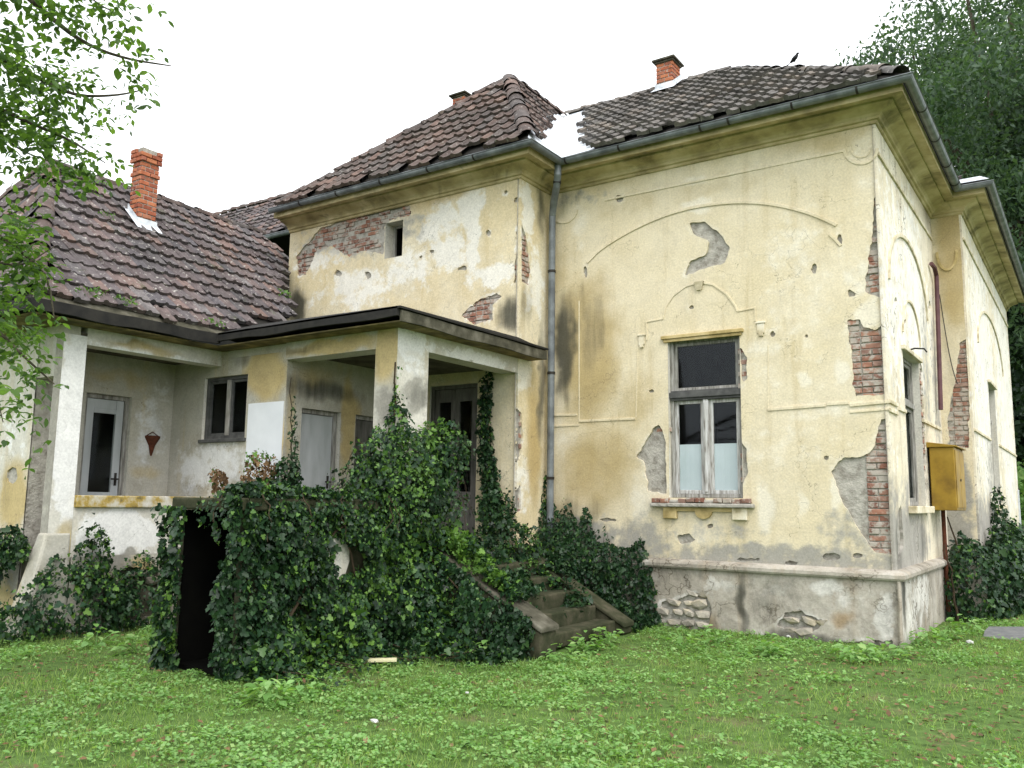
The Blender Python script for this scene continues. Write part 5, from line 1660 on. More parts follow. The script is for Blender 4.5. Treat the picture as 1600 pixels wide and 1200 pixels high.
class Ivy:
    """collects leaf positions of one ivy plant over several surfaces"""
    def __init__(self): self.P, self.N, self.S, self.stems = [], [], [], []
    def quad(self, O, A, Bv, N, n, th=0.12, size=(.032, .062), keep=None, bulge=None):
        a, b = rng.random(n), rng.random(n)
        O, A, Bv, N = (np.array(x, float) for x in (O, A, Bv, N))
        t_ = rng.random(n)**0.7
        sd_ = int(rng.integers(999))
        m = fbm(a*np.linalg.norm(A)*2.6, b*np.linalg.norm(Bv)*1.7, sd_, 4)
        hole = fbm(a*np.linalg.norm(A)*4.2, b*np.linalg.norm(Bv)*2.4, sd_+50, 3) > .17
        t_ = np.where(hole, t_*.3, t_)
        k0_ = ~hole | (rng.random(n) < .45)
        a, b, t_, m = a[k0_], b[k0_], t_[k0_], m[k0_]
        if keep is not None:
            s = keep(a, b, m); a, b, t_, m = a[s], b[s], t_[s], m[s]
        k = th*np.clip(0.8+2.2*m, .08, 2.6)
        if bulge is not None: k = k*bulge(a, b)
        P = O+a[:, None]*A+b[:, None]*Bv+(t_*k)[:, None]*N
        self.P.append(P); self.N.append(np.tile(N, (len(P), 1))); self.S.append(rng.uniform(*size, len(P)))
        return self
    def ell(self, c, r, n, size=(.032, .062), zmin=-9):
        u = rnd_unit(n)
        lump = 1+0.38*fbm(u[:, 0]*3+c[0]*7, u[:, 1]*3+u[:, 2]*2.3, int(rng.integers(999)), 3)
        rad = (0.62+0.42*rng.random(n)**0.6)*lump
        P = np.array(c)+u*np.array(r)*rad[:, None]
        N = u/np.array(r); N /= np.linalg.norm(N, axis=1, keepdims=True)
        s = P[:, 2] > max(zmin, 0.01)
        self.P.append(P[s]); self.N.append(N[s]); self.S.append(rng.uniform(*size, s.sum()))
        return self
    def runner(self, pts, n, spread=.035, size=(.025, .05), N=(0, 0, 1)):
        pts = np.array(pts, float)
        f = np.sort(rng.random(n))*(len(pts)-1)
        i = np.minimum(f.astype(int), len(pts)-2); w_ = (f-i)[:, None]
        P = pts[i]*(1-w_)+pts[i+1]*w_+rng.normal(size=(n, 3))*spread
        self.P.append(P); self.N.append(np.tile(np.array(N, float), (n, 1))); self.S.append(rng.uniform(*size, n))
        if rng.random() < .35: self.stems.append(([p for p in pts], .007))
        return self
    def build(self, name, label, loc, mat='leaf_ivy', new=0.12, stems=(), cat='ivy', group=None, droop=0.9):
        P, N, S = np.concatenate(self.P), np.concatenate(self.N), np.concatenate(self.S)
        n = len(P)
        Nn = N*0.8+rnd_unit(n)*0.85+np.array([0, 0, 0.35])
        B = np.array([0, 0, -droop])+N*0.35+rnd_unit(n)*0.75
        root = thing(name, label, cat, loc, group)
        S = S*.88*rng.gamma(6, 1/6, n).clip(.45, 2.0)
        cl_ = fbm(P[:, 0]*1.7+P[:, 2]*1.3, P[:, 1]*1.7-P[:, 2]*1.9, 555, 3)
        isnew = rng.random(n) < 1.5*new*np.clip(1+3.4*cl_, 0.05, 4)
        isdead = (rng.random(n) < .012) & ~isnew
        if isdead.any() and mat == 'leaf_ivy': stuff(leaf_cloud('dead_leaves', P[isdead], B[isdead], Nn[isdead], S[isdead], T_ivy(), 'leaf_dry', root))
        t_ = T_ivy()
        if (~isnew).any(): stuff(leaf_cloud('foliage', P[~isnew], B[~isnew], Nn[~isnew], S[~isnew], t_, mat, root))
        if isnew.any(): stuff(leaf_cloud('young_foliage', P[isnew], B[isnew], Nn[isnew], S[isnew]*.85, t_, 'leaf_ivy_new', root))
        for pts, r_ in list(stems)+self.stems:
            m_ = MB()
            pts = [np.array(p, float) for p in pts]
            fine = []
            for a, b in zip(pts[:-1], pts[1:]):
                for k in range(4): fine.append(a+(b-a)*k/4+rng.normal(size=3)*0.012)
            fine.append(pts[-1])
            m_.tube(fine, list(np.linspace(r_, r_*.4, len(fine))), 6)
            obj('stem', m_, 'twig', root)
        return root

# 1 store block
iv = Ivy()
gap = lambda a, b, m: ~(((a-0.50+.05*np.sin(b*17))/(0.055+.03*np.sin(b*23)))**2+((b-0.60)/0.20)**2 < 1)
mb = MB(); pg = [(-4.556, -4.70+.16*math.cos(t_)*(1+.25*math.sin(3*t_+1)), 1.0+.30*math.sin(t_)*(1+.2*math.cos(2*t_))) for t_ in np.linspace(0, 6.28, 17)[:-1]]
mb.add(pg, [tuple(range(16))]); obj('render_coat', mb, 'plaster_white', cel)
iv.quad((-4.54, -5.95, 0.0), (0, 2.5, 0), (0, 0, 1.62), (1, 0, 0), 19926, 0.26, keep=gap, bulge=lambda a, b: 1.25-0.7*b)
iv.quad((-5.02, -5.96, 1.64), (0.56, 0, 0), (0, 2.5, 0), (0, 0, 1), 4131, 0.10, keep=lambda a, b, m: a > 0.1+0.5*(rng.random(len(a))-.5)-.3*b)
iv.quad((-4.66, -5.97, 0.05), (0.18, 0, 0), (0, 0, 1.62), (0, -1, 0), 2308, 0.16, keep=lambda a, b, m: (a > 0.35+0.4*m) | (b > .88))
iv.quad((-5.62, -5.97, 0.0), (0.30, 0, 0), (0, 0, 1.56), (0, -1, 0), 1755, 0.12, size=(.035, .065))
iv.quad((-4.55, -6.0, 0.0), (0.45, 0, 0), (0.2, 2.6, 0), (0, 0, 1), 3645, 0.35, size=(.035, .065))
for k in range(16):
    y0 = rng.uniform(-5.9, -3.7); ln = rng.uniform(.3, .9); o_ = rng.uniform(.1, .26)
    iv.runner([(-4.5+o_*.3, y0, 1.68), (-4.48+o_, y0+rng.normal()*.06, 1.55-ln*.3), (-4.46+o_, y0+rng.normal()*.12, 1.55-ln)], int(22+30*ln), N=(1, 0, .2))
for k in range(9):
    x0 = -5.1+.06*k
    iv.runner([(x0, -5.97, 1.66), (x0+rng.normal()*.03, -6.03, 1.5), (x0+rng.normal()*.05, -6.01, 1.5-rng.uniform(.06, .35)*(.5+k/8))], int(12+2*k), spread=.025, N=(0, -1, 0))
for k in range(16):
    y0 = rng.uniform(-5.9, -3.9); r1 = rng.uniform(.3, .8)
    iv.runner([(-4.35, y0, .12), (-4.2+r1*.5, y0+rng.normal()*.12, .08), (-4.1+r1, y0+rng.normal()*.2-.1, .05)], 34, spread=.06, N=(0, 0, 1))
iv.build('ivy', 'dense dark ivy hanging over the flat-roofed store', (-4.5, -4.8, 0), stems=[([(-4.45, -5.9, 0), (-4.48, -5.3, .6), (-4.5, -4.9, 1.2), (-4.52, -4.3, 1.6)], .02), ([(-4.45, -4.0, 0), (-4.5, -4.5, .9), (-4.52, -4.7, 1.55)], .018)])
# 2 pillar bush
iv = Ivy()
iv.ell((-4.74, -3.55, 1.5), (.58, .82, .72), 7740)
iv.ell((-4.76, -3.45, 2.08), (.46, .62, .45), 3240)
iv.ell((-4.86, -3.48, 2.52), (.14, .14, .32), 420)
iv.ell((-4.68, -2.85, 2.2), (.30, .36, .45), 1440)
iv.quad((-4.90, -3.53, 2.75), (0.09, 0.04, 0), (0, 0, .50), (.4, -.9, 0), 90, 0.06, size=(.03, .055), keep=lambda a, b, m: rng.random(len(a)) > b*.6)
iv.ell((-4.62, -3.3, 0.8), (.5, .65, .55), 4680)
for k in range(22):
    a_ = rng.uniform(-1.9, 1.2); c0 = np.array([-4.76+.5*math.cos(a_), -3.45+.7*math.sin(a_), rng.uniform(1.5, 2.4)])
    o_ = np.array([math.cos(a_), math.sin(a_), 0])
    iv.runner([c0, c0+o_*.14+np.array([0, 0, .08]), c0+o_*.22+np.array([rng.normal()*.08, rng.normal()*.08, -rng.uniform(.05, .4)])], 26, spread=.03, N=tuple(o_))
iv.build('ivy', 'rounded ivy bush climbing the front porch pillar', (-4.8, -3.4, 0), new=.16, stems=[([(-4.75, -3.55, 0), (-4.8, -3.55, 1.2), (-4.86, -3.53, 2.4), (-4.89, -3.52, 3.3)], .025)])
# 3 near stair wall
iv = Ivy()
iv.quad((-4.75, -3.30, 0.0), (1.75, 0, 0), (0, 0, 1.3), (0, -1, 0), 8748, 0.32, keep=lambda a, b, m: b*1.3 < 1.30-0.90*a, bulge=lambda a, b: 1.3-.8*b)
iv.quad((-4.5, -4.3, 0.0), (1.45, 0.5, 0), (0, .8, 0), (0, 0, 1), 6318, 0.55, bulge=lambda a, b: (0.35+.65*b)*(1.1-.6*a))
for k in range(22):
    x0 = rng.uniform(-4.4, -3.1); r1 = rng.uniform(.15, .7)
    iv.runner([(x0, -3.6, .15), (x0+rng.normal()*.1, -3.75-r1*.5, .1), (x0+rng.normal()*.25, -3.8-r1, .05)], 36, spread=.06, N=(0, 0, 1))
iv.build('ivy', 'ivy spreading down the near stair wall to the grass', (-4.0, -3.4, 0), new=.08, stems=[([(-3.3, -3.4, 0), (-3.8, -3.35, .5), (-4.5, -3.35, 1.1)], .016)])
iv = Ivy()
iv.quad((-4.75, -3.30, 1.30), (1.45, 0, -.76), (0, .36, 0), (0.4, 0, 1), 3159, 0.13, size=(.035, .065))
iv.build('ivy', 'strip of light green ivy lying on the coping of the near stair wall', (-4.2, -3.1, .8), new=1.6, droop=.3)
# 4 facade ivy beside the downpipe
P4 = np.array([FA.uv(*p) for p in [(836, 790), (842, 742), (852, 720), (860, 745), (872, 790), (884, 806), (912, 815), (918, 795), (926, 812), (935, 842), (985, 856), (1004, 838), (1010, 846), (1020, 880), (1030, 950), (1040, 1005), (900, 1010), (820, 900), (800, 850)]])
iv = Ivy()
n = 20000
a0, b0_ = P4.min(0), P4.max(0)
uu, vv = rng.uniform(a0[0], b0_[0], n), rng.uniform(a0[1], b0_[1], n)
sd = poly_sdf(P4, uu, vv)+0.06*fbm(uu*4, vv*4, 77, 3)
s = sd < 0
uu, vv, sd = uu[s], vv[s], sd[s]
th = np.minimum(-sd*0.9, 0.32)
iv.P.append(np.stack([uu, -0.07-th*rng.random(len(uu))**.6, np.maximum(vv, .02)], 1)); iv.N.append(np.tile([0, -1.0, 0], (len(uu), 1))); iv.S.append(rng.uniform(.03, .06, len(uu)))
iv.quad((-4.7, -.88, 0.0), (1.75, 0, 0), (0, .7, 0), (0, 0, 1), 4131, .5, bulge=lambda a, b: 1.15-.8*a)
iv.quad((-4.75, -1.2, .8), (.9, 0, -.1), (0, .45, 0), (0, 0, 1), 1701, .4)
iv.quad((-4.85, -2.9, .87), (.55, 0, -.1), (0, 1.7, 0), (.2, 0, 1), 1215, .22, keep=lambda a, b, m: m > -.1)
iv.quad((-4.45, -2.9, .75), (1.0, 0, -.62), (0, 1.7, 0), (.3, 0, 1), 5670, .20, keep=lambda a, b, m: m > -.35+.75*a-.35*(b > .72)-.25*(b < .15))
for k in range(12):
    u_ = rng.uniform(-4.6, -3.5); h0 = max(.5, 1.45-.75*(u_+4.6))
    iv.runner([(u_, -.08, h0-.2), (u_+rng.normal()*.05, -.05, h0+.05), (u_+rng.normal()*.1, -.05, h0+rng.uniform(.15, .45))], 22, spread=.03, N=(0, -1, 0))
iv.build('ivy', 'ivy climbing the facade around the foot of the zinc downpipe', (-4.0, -.3, 0), new=.1, stems=[([(-4.7, -.2, 0), (-4.75, -.1, 1.0), (-4.8, -.08, 2.0)], .018)])
# 5 strand at the entrance door
iv = Ivy()
for k in range(26):
    f = k/25
    pxx, pyy = 762-6*math.sin(f*5)+2*math.cos(k*2.1), 590+f*215
    c = at(pxx, pyy, 1, -0.95)
    r_ = 0.05+.10*f+.05*math.sin(k*1.3)**2
    iv.ell(c, (r_, .07, .14), int(40+70*f), size=(.035, .065))
c = at(775, 800, 1, -1.1)
iv.ell(c, (.30, .25, .35), 700)
iv.ell(at(790, 850, 1, -1.2), (.5, .3, .35), 1620)
iv.build('ivy', 'narrow ivy strand hanging beside the dark entrance door', (c[0], c[1], .85), new=.08, stems=[([at(768, 820, 1, -.93), at(764, 700, 1, -.90), at(763, 585, 1, -.90)], .014)])
# 6 right side
iv = Ivy()
iv.ell((.35, 3.9, .45), (.45, .9, .75), 3420, size=(.045, .08))
iv.ell((.70, 5.2, .45), (.38, 1.0, .85), 4140, size=(.045, .085))
iv.ell((.70, 6.6, .5), (.32, 1.0, .95), 3600, size=(.045, .085))
iv.ell((.58, 6.3, 1.4), (.12, .35, .6), 400, size=(.045, .08))
iv.ell((.75, 8.4, .4), (.38, 1.4, .75), 3960, size=(.045, .085))
iv.build('ivy', 'big ivy clump at the foot of the side wall below the yellow box', (.6, 5.5, 0), new=.06, stems=[([(.25, 3.05, 0), (.2, 3.1, .6), (.12, 3.15, 1.1)], .02), ([(.35, 3.5, 0), (.3, 3.6, .8), (.1, 3.7, 1.5)], .025)])
# 7 left foot
iv = Ivy()
iv.ell((-8.1, -5.4, .35), (.40, .75, .55), 3060)
iv.ell((-8.15, -4.4, .3), (.35, .7, .6), 2160)
iv.ell((-8.15, -5.25, .85), (.12, .22, .45), 576)
iv.ell((-8.75, -5.95, 1.05), (.35, .16, .22), 756)
iv.ell((-9.2, -6.0, .8), (.4, .2, .35), 756)
iv.ell((-8.45, -6.2, .15), (.7, .5, .25), 1620)
iv.build('ivy', 'ivy and weeds growing round the foot of the left pillar', (-8.2, -5.2, 0), new=.1, stems=[([(-8.1, -5.4, 0), (-8.2, -5.3, .6), (-8.23, -5.2, 1.1)], .016)])
# 8 corner climber beside the plain porch door
iv = Ivy()
for k in range(16):
    f = k/15
    c = at(459+3*math.sin(k*1.7), 625+125*f, 1, -3.52)
    iv.ell(c, (.02+.10*f*f, .04, .09), int(5+40*f*f), size=(.025, .045))
iv.ell(at(448, 742, 1, -3.6), (.20, .14, .22), 600, size=(.03, .055))
iv.build('climber', 'dark green climber at the corner left of the pale porch door', tuple(at(450, 760, 1, -3.6)), new=.05, cat='climber', stems=[([at(455, 760, 1, -3.5), at(456, 680, 1, -3.5), at(455, 590, 1, -3.48)], .012)])
iv = Ivy()
c = at(405, 745, 1, -3.75)
iv.ell(c, (.26, .2, .34), 700, size=(.03, .055))
iv.build('shrub', 'brownish green shrub in front of the white patch on the porch wall', (c[0], c[1], 0), mat='leaf_dry', new=.45, cat='shrub', stems=[([(c[0], c[1], 0), (c[0]+.03, c[1], 1.0), (c[0], c[1], 1.8)], .014)])
iv = Ivy()
c = at(343, 752, 1, -3.8)
iv.ell(c, (.13, .1, .14), 130, size=(.04, .07)); iv.ell(c+np.array([-.14, 0, .12]), (.06, .05, .1), 40, size=(.03, .06))
iv.build('shrub', 'small orange-leaved plant under the porch window', (c[0], c[1], 0), mat='leaf_dry', new=.25, cat='shrub', stems=[([(c[0], c[1], 0), (c[0]+.02, c[1], .9), (c[0], c[1], 1.7)], .01)])
# moss and weed tufts on the left roof
for k, (px, py, nn_) in enumerate([(60, 268, 200), (100, 275, 260), (140, 290, 200), (165, 345, 80), (190, 480, 140), (330, 512, 120), (145, 465, 90), (440, 465, 120), (130, 468, 80)]):
    c = at_plane(px, py, S_left.N, S_left.p0)+S_left.N*.05
    iv = Ivy(); iv.ell(c, (.10, .28 if k < 3 else .16, .09), nn_, size=(.025, .05), zmin=1)
    iv.build('roof_weed', ['moss cushion on the near end of the left ridge', 'long moss cushion along the left ridge behind the walnut twigs', 'moss cushion on the left ridge nearest the chimney', 'green tuft just below the left ridge beside the chimney flashing', 'weed tuft low on the left roof above the eave', 'weed tuft in the inner corner of the porch eave', 'small weed low on the left roof near the walnut leaves', 'weed tuft where the left roof meets the middle block', 'small weed just above the dark eave of the left roof'][k], tuple(c), mat='leaf_ivy_new', new=0.5, cat='moss' if k < 3 else 'weed', droop=-.5)

# ------------------------------------------------------------------ grass and weeds
FOOT = [(-14.5, XM, -.9, 4), (XM, 0.1, -.1, 4.4), (0, .55, 4.4, 13), (-5.5, -4.5, -5.95, -3.5), (-9.4, -8.2, -5.7, -.8), (-9.4, XM, -3.5, -.8), (-4.9, -2.9, -3.3, -.9)]
def field_pts(n, x0, x1, y0, y1):
    x, y = rng.uniform(x0, x1, n), rng.uniform(y0, y1, n)
    ok = np.ones(n, bool)
    for a, b, c, d in FOOT: ok &= ~((x > a) & (x < b) & (y > c) & (y < d))
    # only what the camera can see, with a margin
    q = np.stack([x, y, np.zeros(n)], 1)-CAM
    zz = q@FW
    sx, sy = FPX*(q@RT)/np.maximum(zz, .1), -FPX*(q@UP)/np.maximum(zz, .1)
    ok &= (zz > 1) & (np.abs(sx) < 1150) & (sy < 900)
    ok &= ~((x > 0.7) & (y > 1.5) & (y < 2.8))
    return x[ok], y[ok]
BARE = [(1215, 1090, .35), (1060, 1075, .3), (1440, 1100, .6), (1520, 1060, .5), (1300, 1045, .45), (540, 1060, .25), (1550, 1120, .6), (80, 1040, .5), (1400, 1060, .55), (1480, 1150, .5), (1340, 1130, .35), (980, 1040, .25), (700, 1050, .2)]
def bare(x, y):
    b = fbm(x*.9+3, y*.9, 300, 4)
    for px, py, r_ in BARE:
        c = at(px, py, 2, 0.0)
        b = np.maximum(b, .75*np.exp(-((x-c[0])**2+(y-c[1])**2)/r_**2)+.25*b)
    return b
x, y = field_pts(470000, -10.5, 5, -9.8, 6)
d = np.hypot(x-CAM[0], y-CAM[1])
b_ = bare(x, y)
s = rng.random(len(x)) < np.clip(0.95-1.3*(b_-.05), .12, 1)*np.clip(9/d, .3, 1)
x, y = x[s], y[s]
n = len(x)
P = np.stack([x, y, ground_z(x, y)-.005], 1)
lean = rnd_unit(n)*.55
B = np.stack([lean[:, 0], lean[:, 1], np.full(n, 1.0)], 1)
hgt = rng.uniform(.02, .062, n)*(1+.5*fbm(x*1.2, y*1.2, 320, 2))
g = leaf_cloud('grass', P, B, rnd_unit(n)*np.array([1, 1, .2]), hgt, T_blade(), 'leaf_grass')
stuff(g); tag(g, 'short uneven green lawn in front of the house', 'grass')
x, y = field_pts(46000, -10.5, 5, -9.8, 4.5)
d = np.hypot(x-CAM[0], y-CAM[1])
cl = fbm(x*1.1+9, y*1.1, 340, 4)
s = rng.random(len(x)) < np.clip(.62+1.5*cl-1.5*np.maximum(0, bare(x, y)-.05), .04, 1)*np.clip(9/d, .45, 1)
x, y, cl = x[s], y[s], cl[s]
m = len(x)
per = 9
hh = (.016+.05*rng.random(m)**1.6)*(1+1.1*np.maximum(0, cl))
rr = .022+.055*rng.random(m)
kind = fbm(x*.8, y*.8, 350, 3)+.6*(rng.random(m)-.5)
ang = rng.random((m, per))*6.283
rad = rr[:, None]*rng.random((m, per))**.6
P = np.stack([x[:, None]+rad*np.cos(ang), y[:, None]+rad*np.sin(ang), (ground_z(x, y)+.004)[:, None]+hh[:, None]*rng.uniform(.4, 1.15, (m, per))], -1)
B = np.stack([np.cos(ang), np.sin(ang), rng.uniform(-.35, .55, (m, per))], -1)
Nn = np.array([0, 0, 1.0])+rng.normal(size=(m, per, 3))*.38
sz = (.016+.30*rr)[:, None]*rng.uniform(.7, 1.25, (m, per))
for q_, (nm, tm, lab, f_) in enumerate((('ground_weeds', T_simple(.42), 'bright round-leaved weeds spread through the lawn', 1.0), ('plantain_weeds', T_leaf(.22), 'narrow-leaved weeds mixed into the lawn', 1.35))):
    k_ = (kind > -.05) if q_ == 0 else (kind <= -.05)
    g = leaf_cloud(nm, P[k_].reshape(-1, 3), B[k_].reshape(-1, 3), Nn[k_].reshape(-1, 3), sz[k_].reshape(-1)*f_, tm, 'leaf_weed')
    stuff(g); tag(g, lab, 'weeds')
x, y = field_pts(16000, -10, 4, -9, 4)
s = rng.random(len(x)) < np.clip(.12+1.8*bare(x, y), .02, 1)
x, y = x[s], y[s]; n = len(x)
g = leaf_cloud('fallen_leaves', np.stack([x, y, ground_z(x, y)+rng.uniform(.005, .04, n)], 1), rnd_unit(n)*np.array([1, 1, .2]), rnd_unit(n)*.4+np.array([0, 0, 1.0]), rng.uniform(.03, .07, n), T_simple(.3), 'leaf_dry')
stuff(g); tag(g, 'brown fallen leaves scattered over the lawn', 'leaves')

# weed plants along the foot of the walls
WL = [((1120, 1005), 'low leafy weed at the plinth under the main window'), ((1070, 1012), 'pair of bright weeds where the ivy ends at the plinth'), ((1340, 1035), 'small weed at the plinth near the house corner'), ((1385, 1030), 'leafy weed in front of the house corner'), ((1480, 1000), 'leafy weed beside the side wall behind the corner'), ((1450, 1010), 'tall weed between the corner and the side ivy'), ((1510, 985), 'weed at the edge of the grey path'), ((950, 1005), 'weed at the foot of the far stair wall'), ((880, 1035), 'broad weed in front of the bottom stair'), ((915, 1015), 'weed growing from the bottom step'), ((760, 1030), 'weed where the stair ivy meets the lawn'), ((470, 1085), 'weed at the edge of the store ivy'), ((420, 1100), 'bright weed in front of the store ivy'), ((150, 1010), 'weed below the white parapet'), ((215, 1020), 'weed beside the black doorway'), ((1205, 1025), 'weed at the plinth below the exposed stones')]
for (px, py), lab in WL:
    c = at(px, py, 2, 0.0)
    k = int(rng.integers(28, 60))
    r_ = rng.uniform(.12, .24)
    ang = rng.random(k)*6.28
    rad = r_*rng.random(k)**.6
    hh = rng.uniform(.04, .26, k)*(1-.5*rad/r_)
    P = np.stack([c[0]+rad*np.cos(ang), c[1]+rad*np.sin(ang), ground_z(c[0], c[1])+hh], 1)
    out_ = np.stack([np.cos(ang), np.sin(ang), rng.uniform(-.5, .4, k)], 1)
    root = thing('weed', lab, 'weed', (c[0], c[1], 0))
    leaf_cloud('foliage', P, out_, np.tile([0, 0, 1.0], (k, 1))+rnd_unit(k)*.4, rng.uniform(.06, .12, k), T_leaf(.3), 'leaf_weed', root)
    mb = MB()
    for q in range(5):
        mb.tube([(c[0], c[1], -.01), tuple(P[q]*.5+np.array([c[0], c[1], .02])*.5), tuple(P[q])], [.006, .005, .003], 5)
    stuff(obj('stalks', mb, 'leaf_weed', root))

# pale board and litter on the lawn
c = at(593, 1033, 2, 0.05)
mb = MB()
a = np.array([math.cos(.75), math.sin(.75)]); b = np.array([-a[1], a[0]])
crn = [c[:2]+a*s_*.17+b*t_*.045 for s_, t_ in ((-1, -1), (1, -.8), (1, 1), (-.9, 1))]
mb.hexa([(*q_, .045) for q_ in crn]+[(*q_, .075) for q_ in crn])
tag(obj('board', mb, 'board_pale', bevel=0.004), 'short pale board lying in the grass before the ivy', 'board')
for (px, py, s_, lab) in ((585, 1126, .034, 'crumpled white scrap of paper on the lawn'), (1232, 994, .03, 'pale stone chip under the plinth hole'), (1515, 1003, .05, 'pale rubble lump beside the path'), (730, 1082, .02, 'small white scrap in the weeds')):
    c = at(px, py, 2, 0.04)
    me = rock(s_, s_*.8, s_*.5, px); me.materials.clear(); me.materials.append(MATS['litter_white'])
    o = obj('scrap' if 'scrap' in lab else 'rubble', me, None); o.location = c
    tag(o, lab, 'scrap' if 'scrap' in lab else 'rubble')

# ------------------------------------------------------------------ trees
def limb(mb, pts, r0, r1, sides=8):
    pts = [np.array(p, float) for p in pts]
    P = pts
    for _ in range(2):
        Q = [P[0]]
        for a, b in zip(P[:-1], P[1:]): Q += [a*.75+b*.25, a*.25+b*.75]
        P = Q+[P[-1]]
    mb.tube(P, list(np.linspace(r0, r1, len(P))), sides)
    return P

# walnut tree at the left, trunk outside the picture, branches reaching in
wal = thing('walnut_tree', 'walnut tree whose leafy branches hang into the left edge', 'tree', (-6.6, -8.6, 0))
trunk = MB()
base = np.array([-6.6, -8.6, 0.0])
top = base+np.array([.2, .1, 3.2])
limb(trunk, [base, base+np.array([.05, 0, 1.2]), top, top+np.array([-.1, .1, 2.0])], .20, .10, 12)
obj('trunk', trunk, 'bark', wal)
LP, LB, LN, LS = [], [], [], []
def twig_leaves(p, d, nl, size):
    """one compound leaf: leaflets in pairs along a stalk"""
    d = d/np.linalg.norm(d)
    side = np.cross(d, (0, 0, 1.0)); side /= np.linalg.norm(side)+1e-6
    L = size*2.6
    q_ = screen(p+d*L*.6)
    if q_[1] > 300 and q_[0] > 60+40*rng.random(): return
    for k in range(nl):
        f = (k+1)/nl
        pos = p+d*L*f+np.array([0, 0, -.35*L*f*f])
        for s_ in ((-1, 1) if k < nl-1 else (0,)):
            b = (side*s_*.9+d*.55+np.array([0, 0, -.45])) if s_ else d+np.array([0, 0, -.5])
            LP.append(pos); LB.append(b+rng.normal(size=3)*.15); LN.append(np.array([0, 0, 1.0])+rng.normal(size=3)*.5); LS.append(size*rng.uniform(.75, 1.2))
D0 = 6.3
def W(px, py, dd=0.0): return at_dist(px, py, D0+dd)
limbs = [
    ([top, W(-160, -160), W(-20, -60), W(70, 20), W(130, 68), W(195, 92), W(268, 103)], .05, .004),
    ([top, W(-200, 40, .4), W(-60, 60, .4), W(40, 110, .3), W(110, 150, .3), W(180, 150, .2), W(225, 140, .2)], .05, .004),
    ([top, W(-160, 180, .2), W(-40, 150, .2), W(40, 190, .1), W(105, 215, .1), W(165, 255, .1)], .045, .004),
    ([top, W(-220, 330), W(-120, 330), W(-30, 350), W(30, 390), W(75, 430), W(85, 500)], .045, .004),
    ([top, W(-200, 400, -.3), W(-100, 430, -.3), W(-20, 500, -.3), W(40, 560, -.3), W(85, 600, -.3)], .04, .004),
    ([W(-20, -60), W(40, -60), W(100, -40), W(150, 5), W(190, 25)], .02, .003),
    ([W(-60, 60, .4), W(-20, 180, .4), W(20, 230, .3), W(70, 250, .3), W(110, 262, .2)], .02, .003),
    ([W(-100, 430, -.3), W(-30, 400, -.3), W(30, 420, -.2), W(85, 385, -.2)], .02, .003),
    ([W(-100, 200, -.5), W(-60, 330, -.6), W(-10, 600, -.6), W(5, 660, -.6)], .015, .003),
]
for li, (pts, r0, r1) in enumerate(limbs):
    r0, r1 = r0*.55, r1*.8
    mb = MB(); P = limb(mb, pts, r0, r1, 6)
    obj('branch', mb, 'bark', wal)
    P = np.array(P)
    m = len(P)
    for k in range(int(m*.35), m):
        for rep in range(7):
            d = rnd_unit(1)[0]*np.array([1, 1, .7])
            off = rnd_unit(1)[0]*abs(rng.normal(0, .17))
            s_ = screen(P[k]+off)
            if li in (0, 1, 2) and s_[0] > 150 and rng.random() < .6: continue
            if s_[0] > 245: continue
            twig_leaves(P[k]+off, d, int(rng.integers(2, 4)), rng.uniform(.04, .068))
# fill towards the frame edge where the crown is dense
for rep in range(1700):
    px, py = -rng.random()*260+rng.beta(1.2, 2.6)*230+20, rng.uniform(-120, 225)
    if rng.random() < .25: px, py = rng.uniform(-150, 55), rng.uniform(330, 590)
    if fbm(np.array([px/70.]), np.array([py/70.]), 400, 3)[0] < -.12: continue
    twig_leaves(W(px, py, rng.uniform(-.5, .6)), rnd_unit(1)[0], int(rng.integers(2, 5)), rng.uniform(.04, .066))
stuff(leaf_cloud('foliage', LP, LB, LN, LS, T_leaf(.27), 'leaf_walnut', wal))

def big_tree(name, label, base, height, crown_c, crown_r, nclump, per, size, mat, seed, tmpl, trunk_r=.35, clump=(1.0, 1.7), drop=0.0):
    r = np.random.default_rng(seed)
    root = thing(name, label, 'tree', tuple(base))
    base = np.array(base, float); cc, cr = np.array(crown_c, float), np.array(crown_r, float)
    mb = MB(); limb(mb, [base, base+(cc-base)*.35+np.array([.2, 0, 0]), base+(cc-base)*.7, cc+np.array([0, 0, cr[2]*.5])], trunk_r, trunk_r*.2, 10)
    obj('trunk', mb, 'bark', root)
    cs = []
    for _ in range(nclump):
        u = r.normal(size=3); u /= np.linalg.norm(u)
        cs.append(cc+u*cr*(r.random()**.45)*np.array([1, 1, 1]))
    for k in range(min(14, nclump)):
        mb = MB(); a = base+(cc-base)*r.uniform(.5, 1.0); limb(mb, [a, (a+cs[k])/2+np.array([0, 0, .4]), cs[k]], trunk_r*.3, .03, 6)
        obj('limb', mb, 'bark', root)
    P, N = [], []
    for c in cs:
        rr = r.uniform(*clump)
        u = r.normal(size=(per, 3)); u /= np.linalg.norm(u, axis=1, keepdims=True)
        p = c+u*(rr*r.random((per, 1))**.45)*np.array([1.15, 1.15, .75])
        if drop: p[:, 2] -= drop*r.random(per)**2
        P.append(p); N.append(u*.5+np.array([0, 0, .6]))
    P, N = np.concatenate(P), np.concatenate(N)
    n = len(P)
    u = r.normal(size=(n, 3))
    B = u*.8+np.array([0, 0, -.5 if drop else -.15])
    stuff(leaf_cloud('crown', P, B, N+r.normal(size=(n, 3))*.5, r.uniform(*size, n), tmpl, mat, root))
    return root
def gp(px, d):
    q = at_dist(px, 790, d); return (q[0], q[1], 0.0)
b1 = gp(1640, 30); 
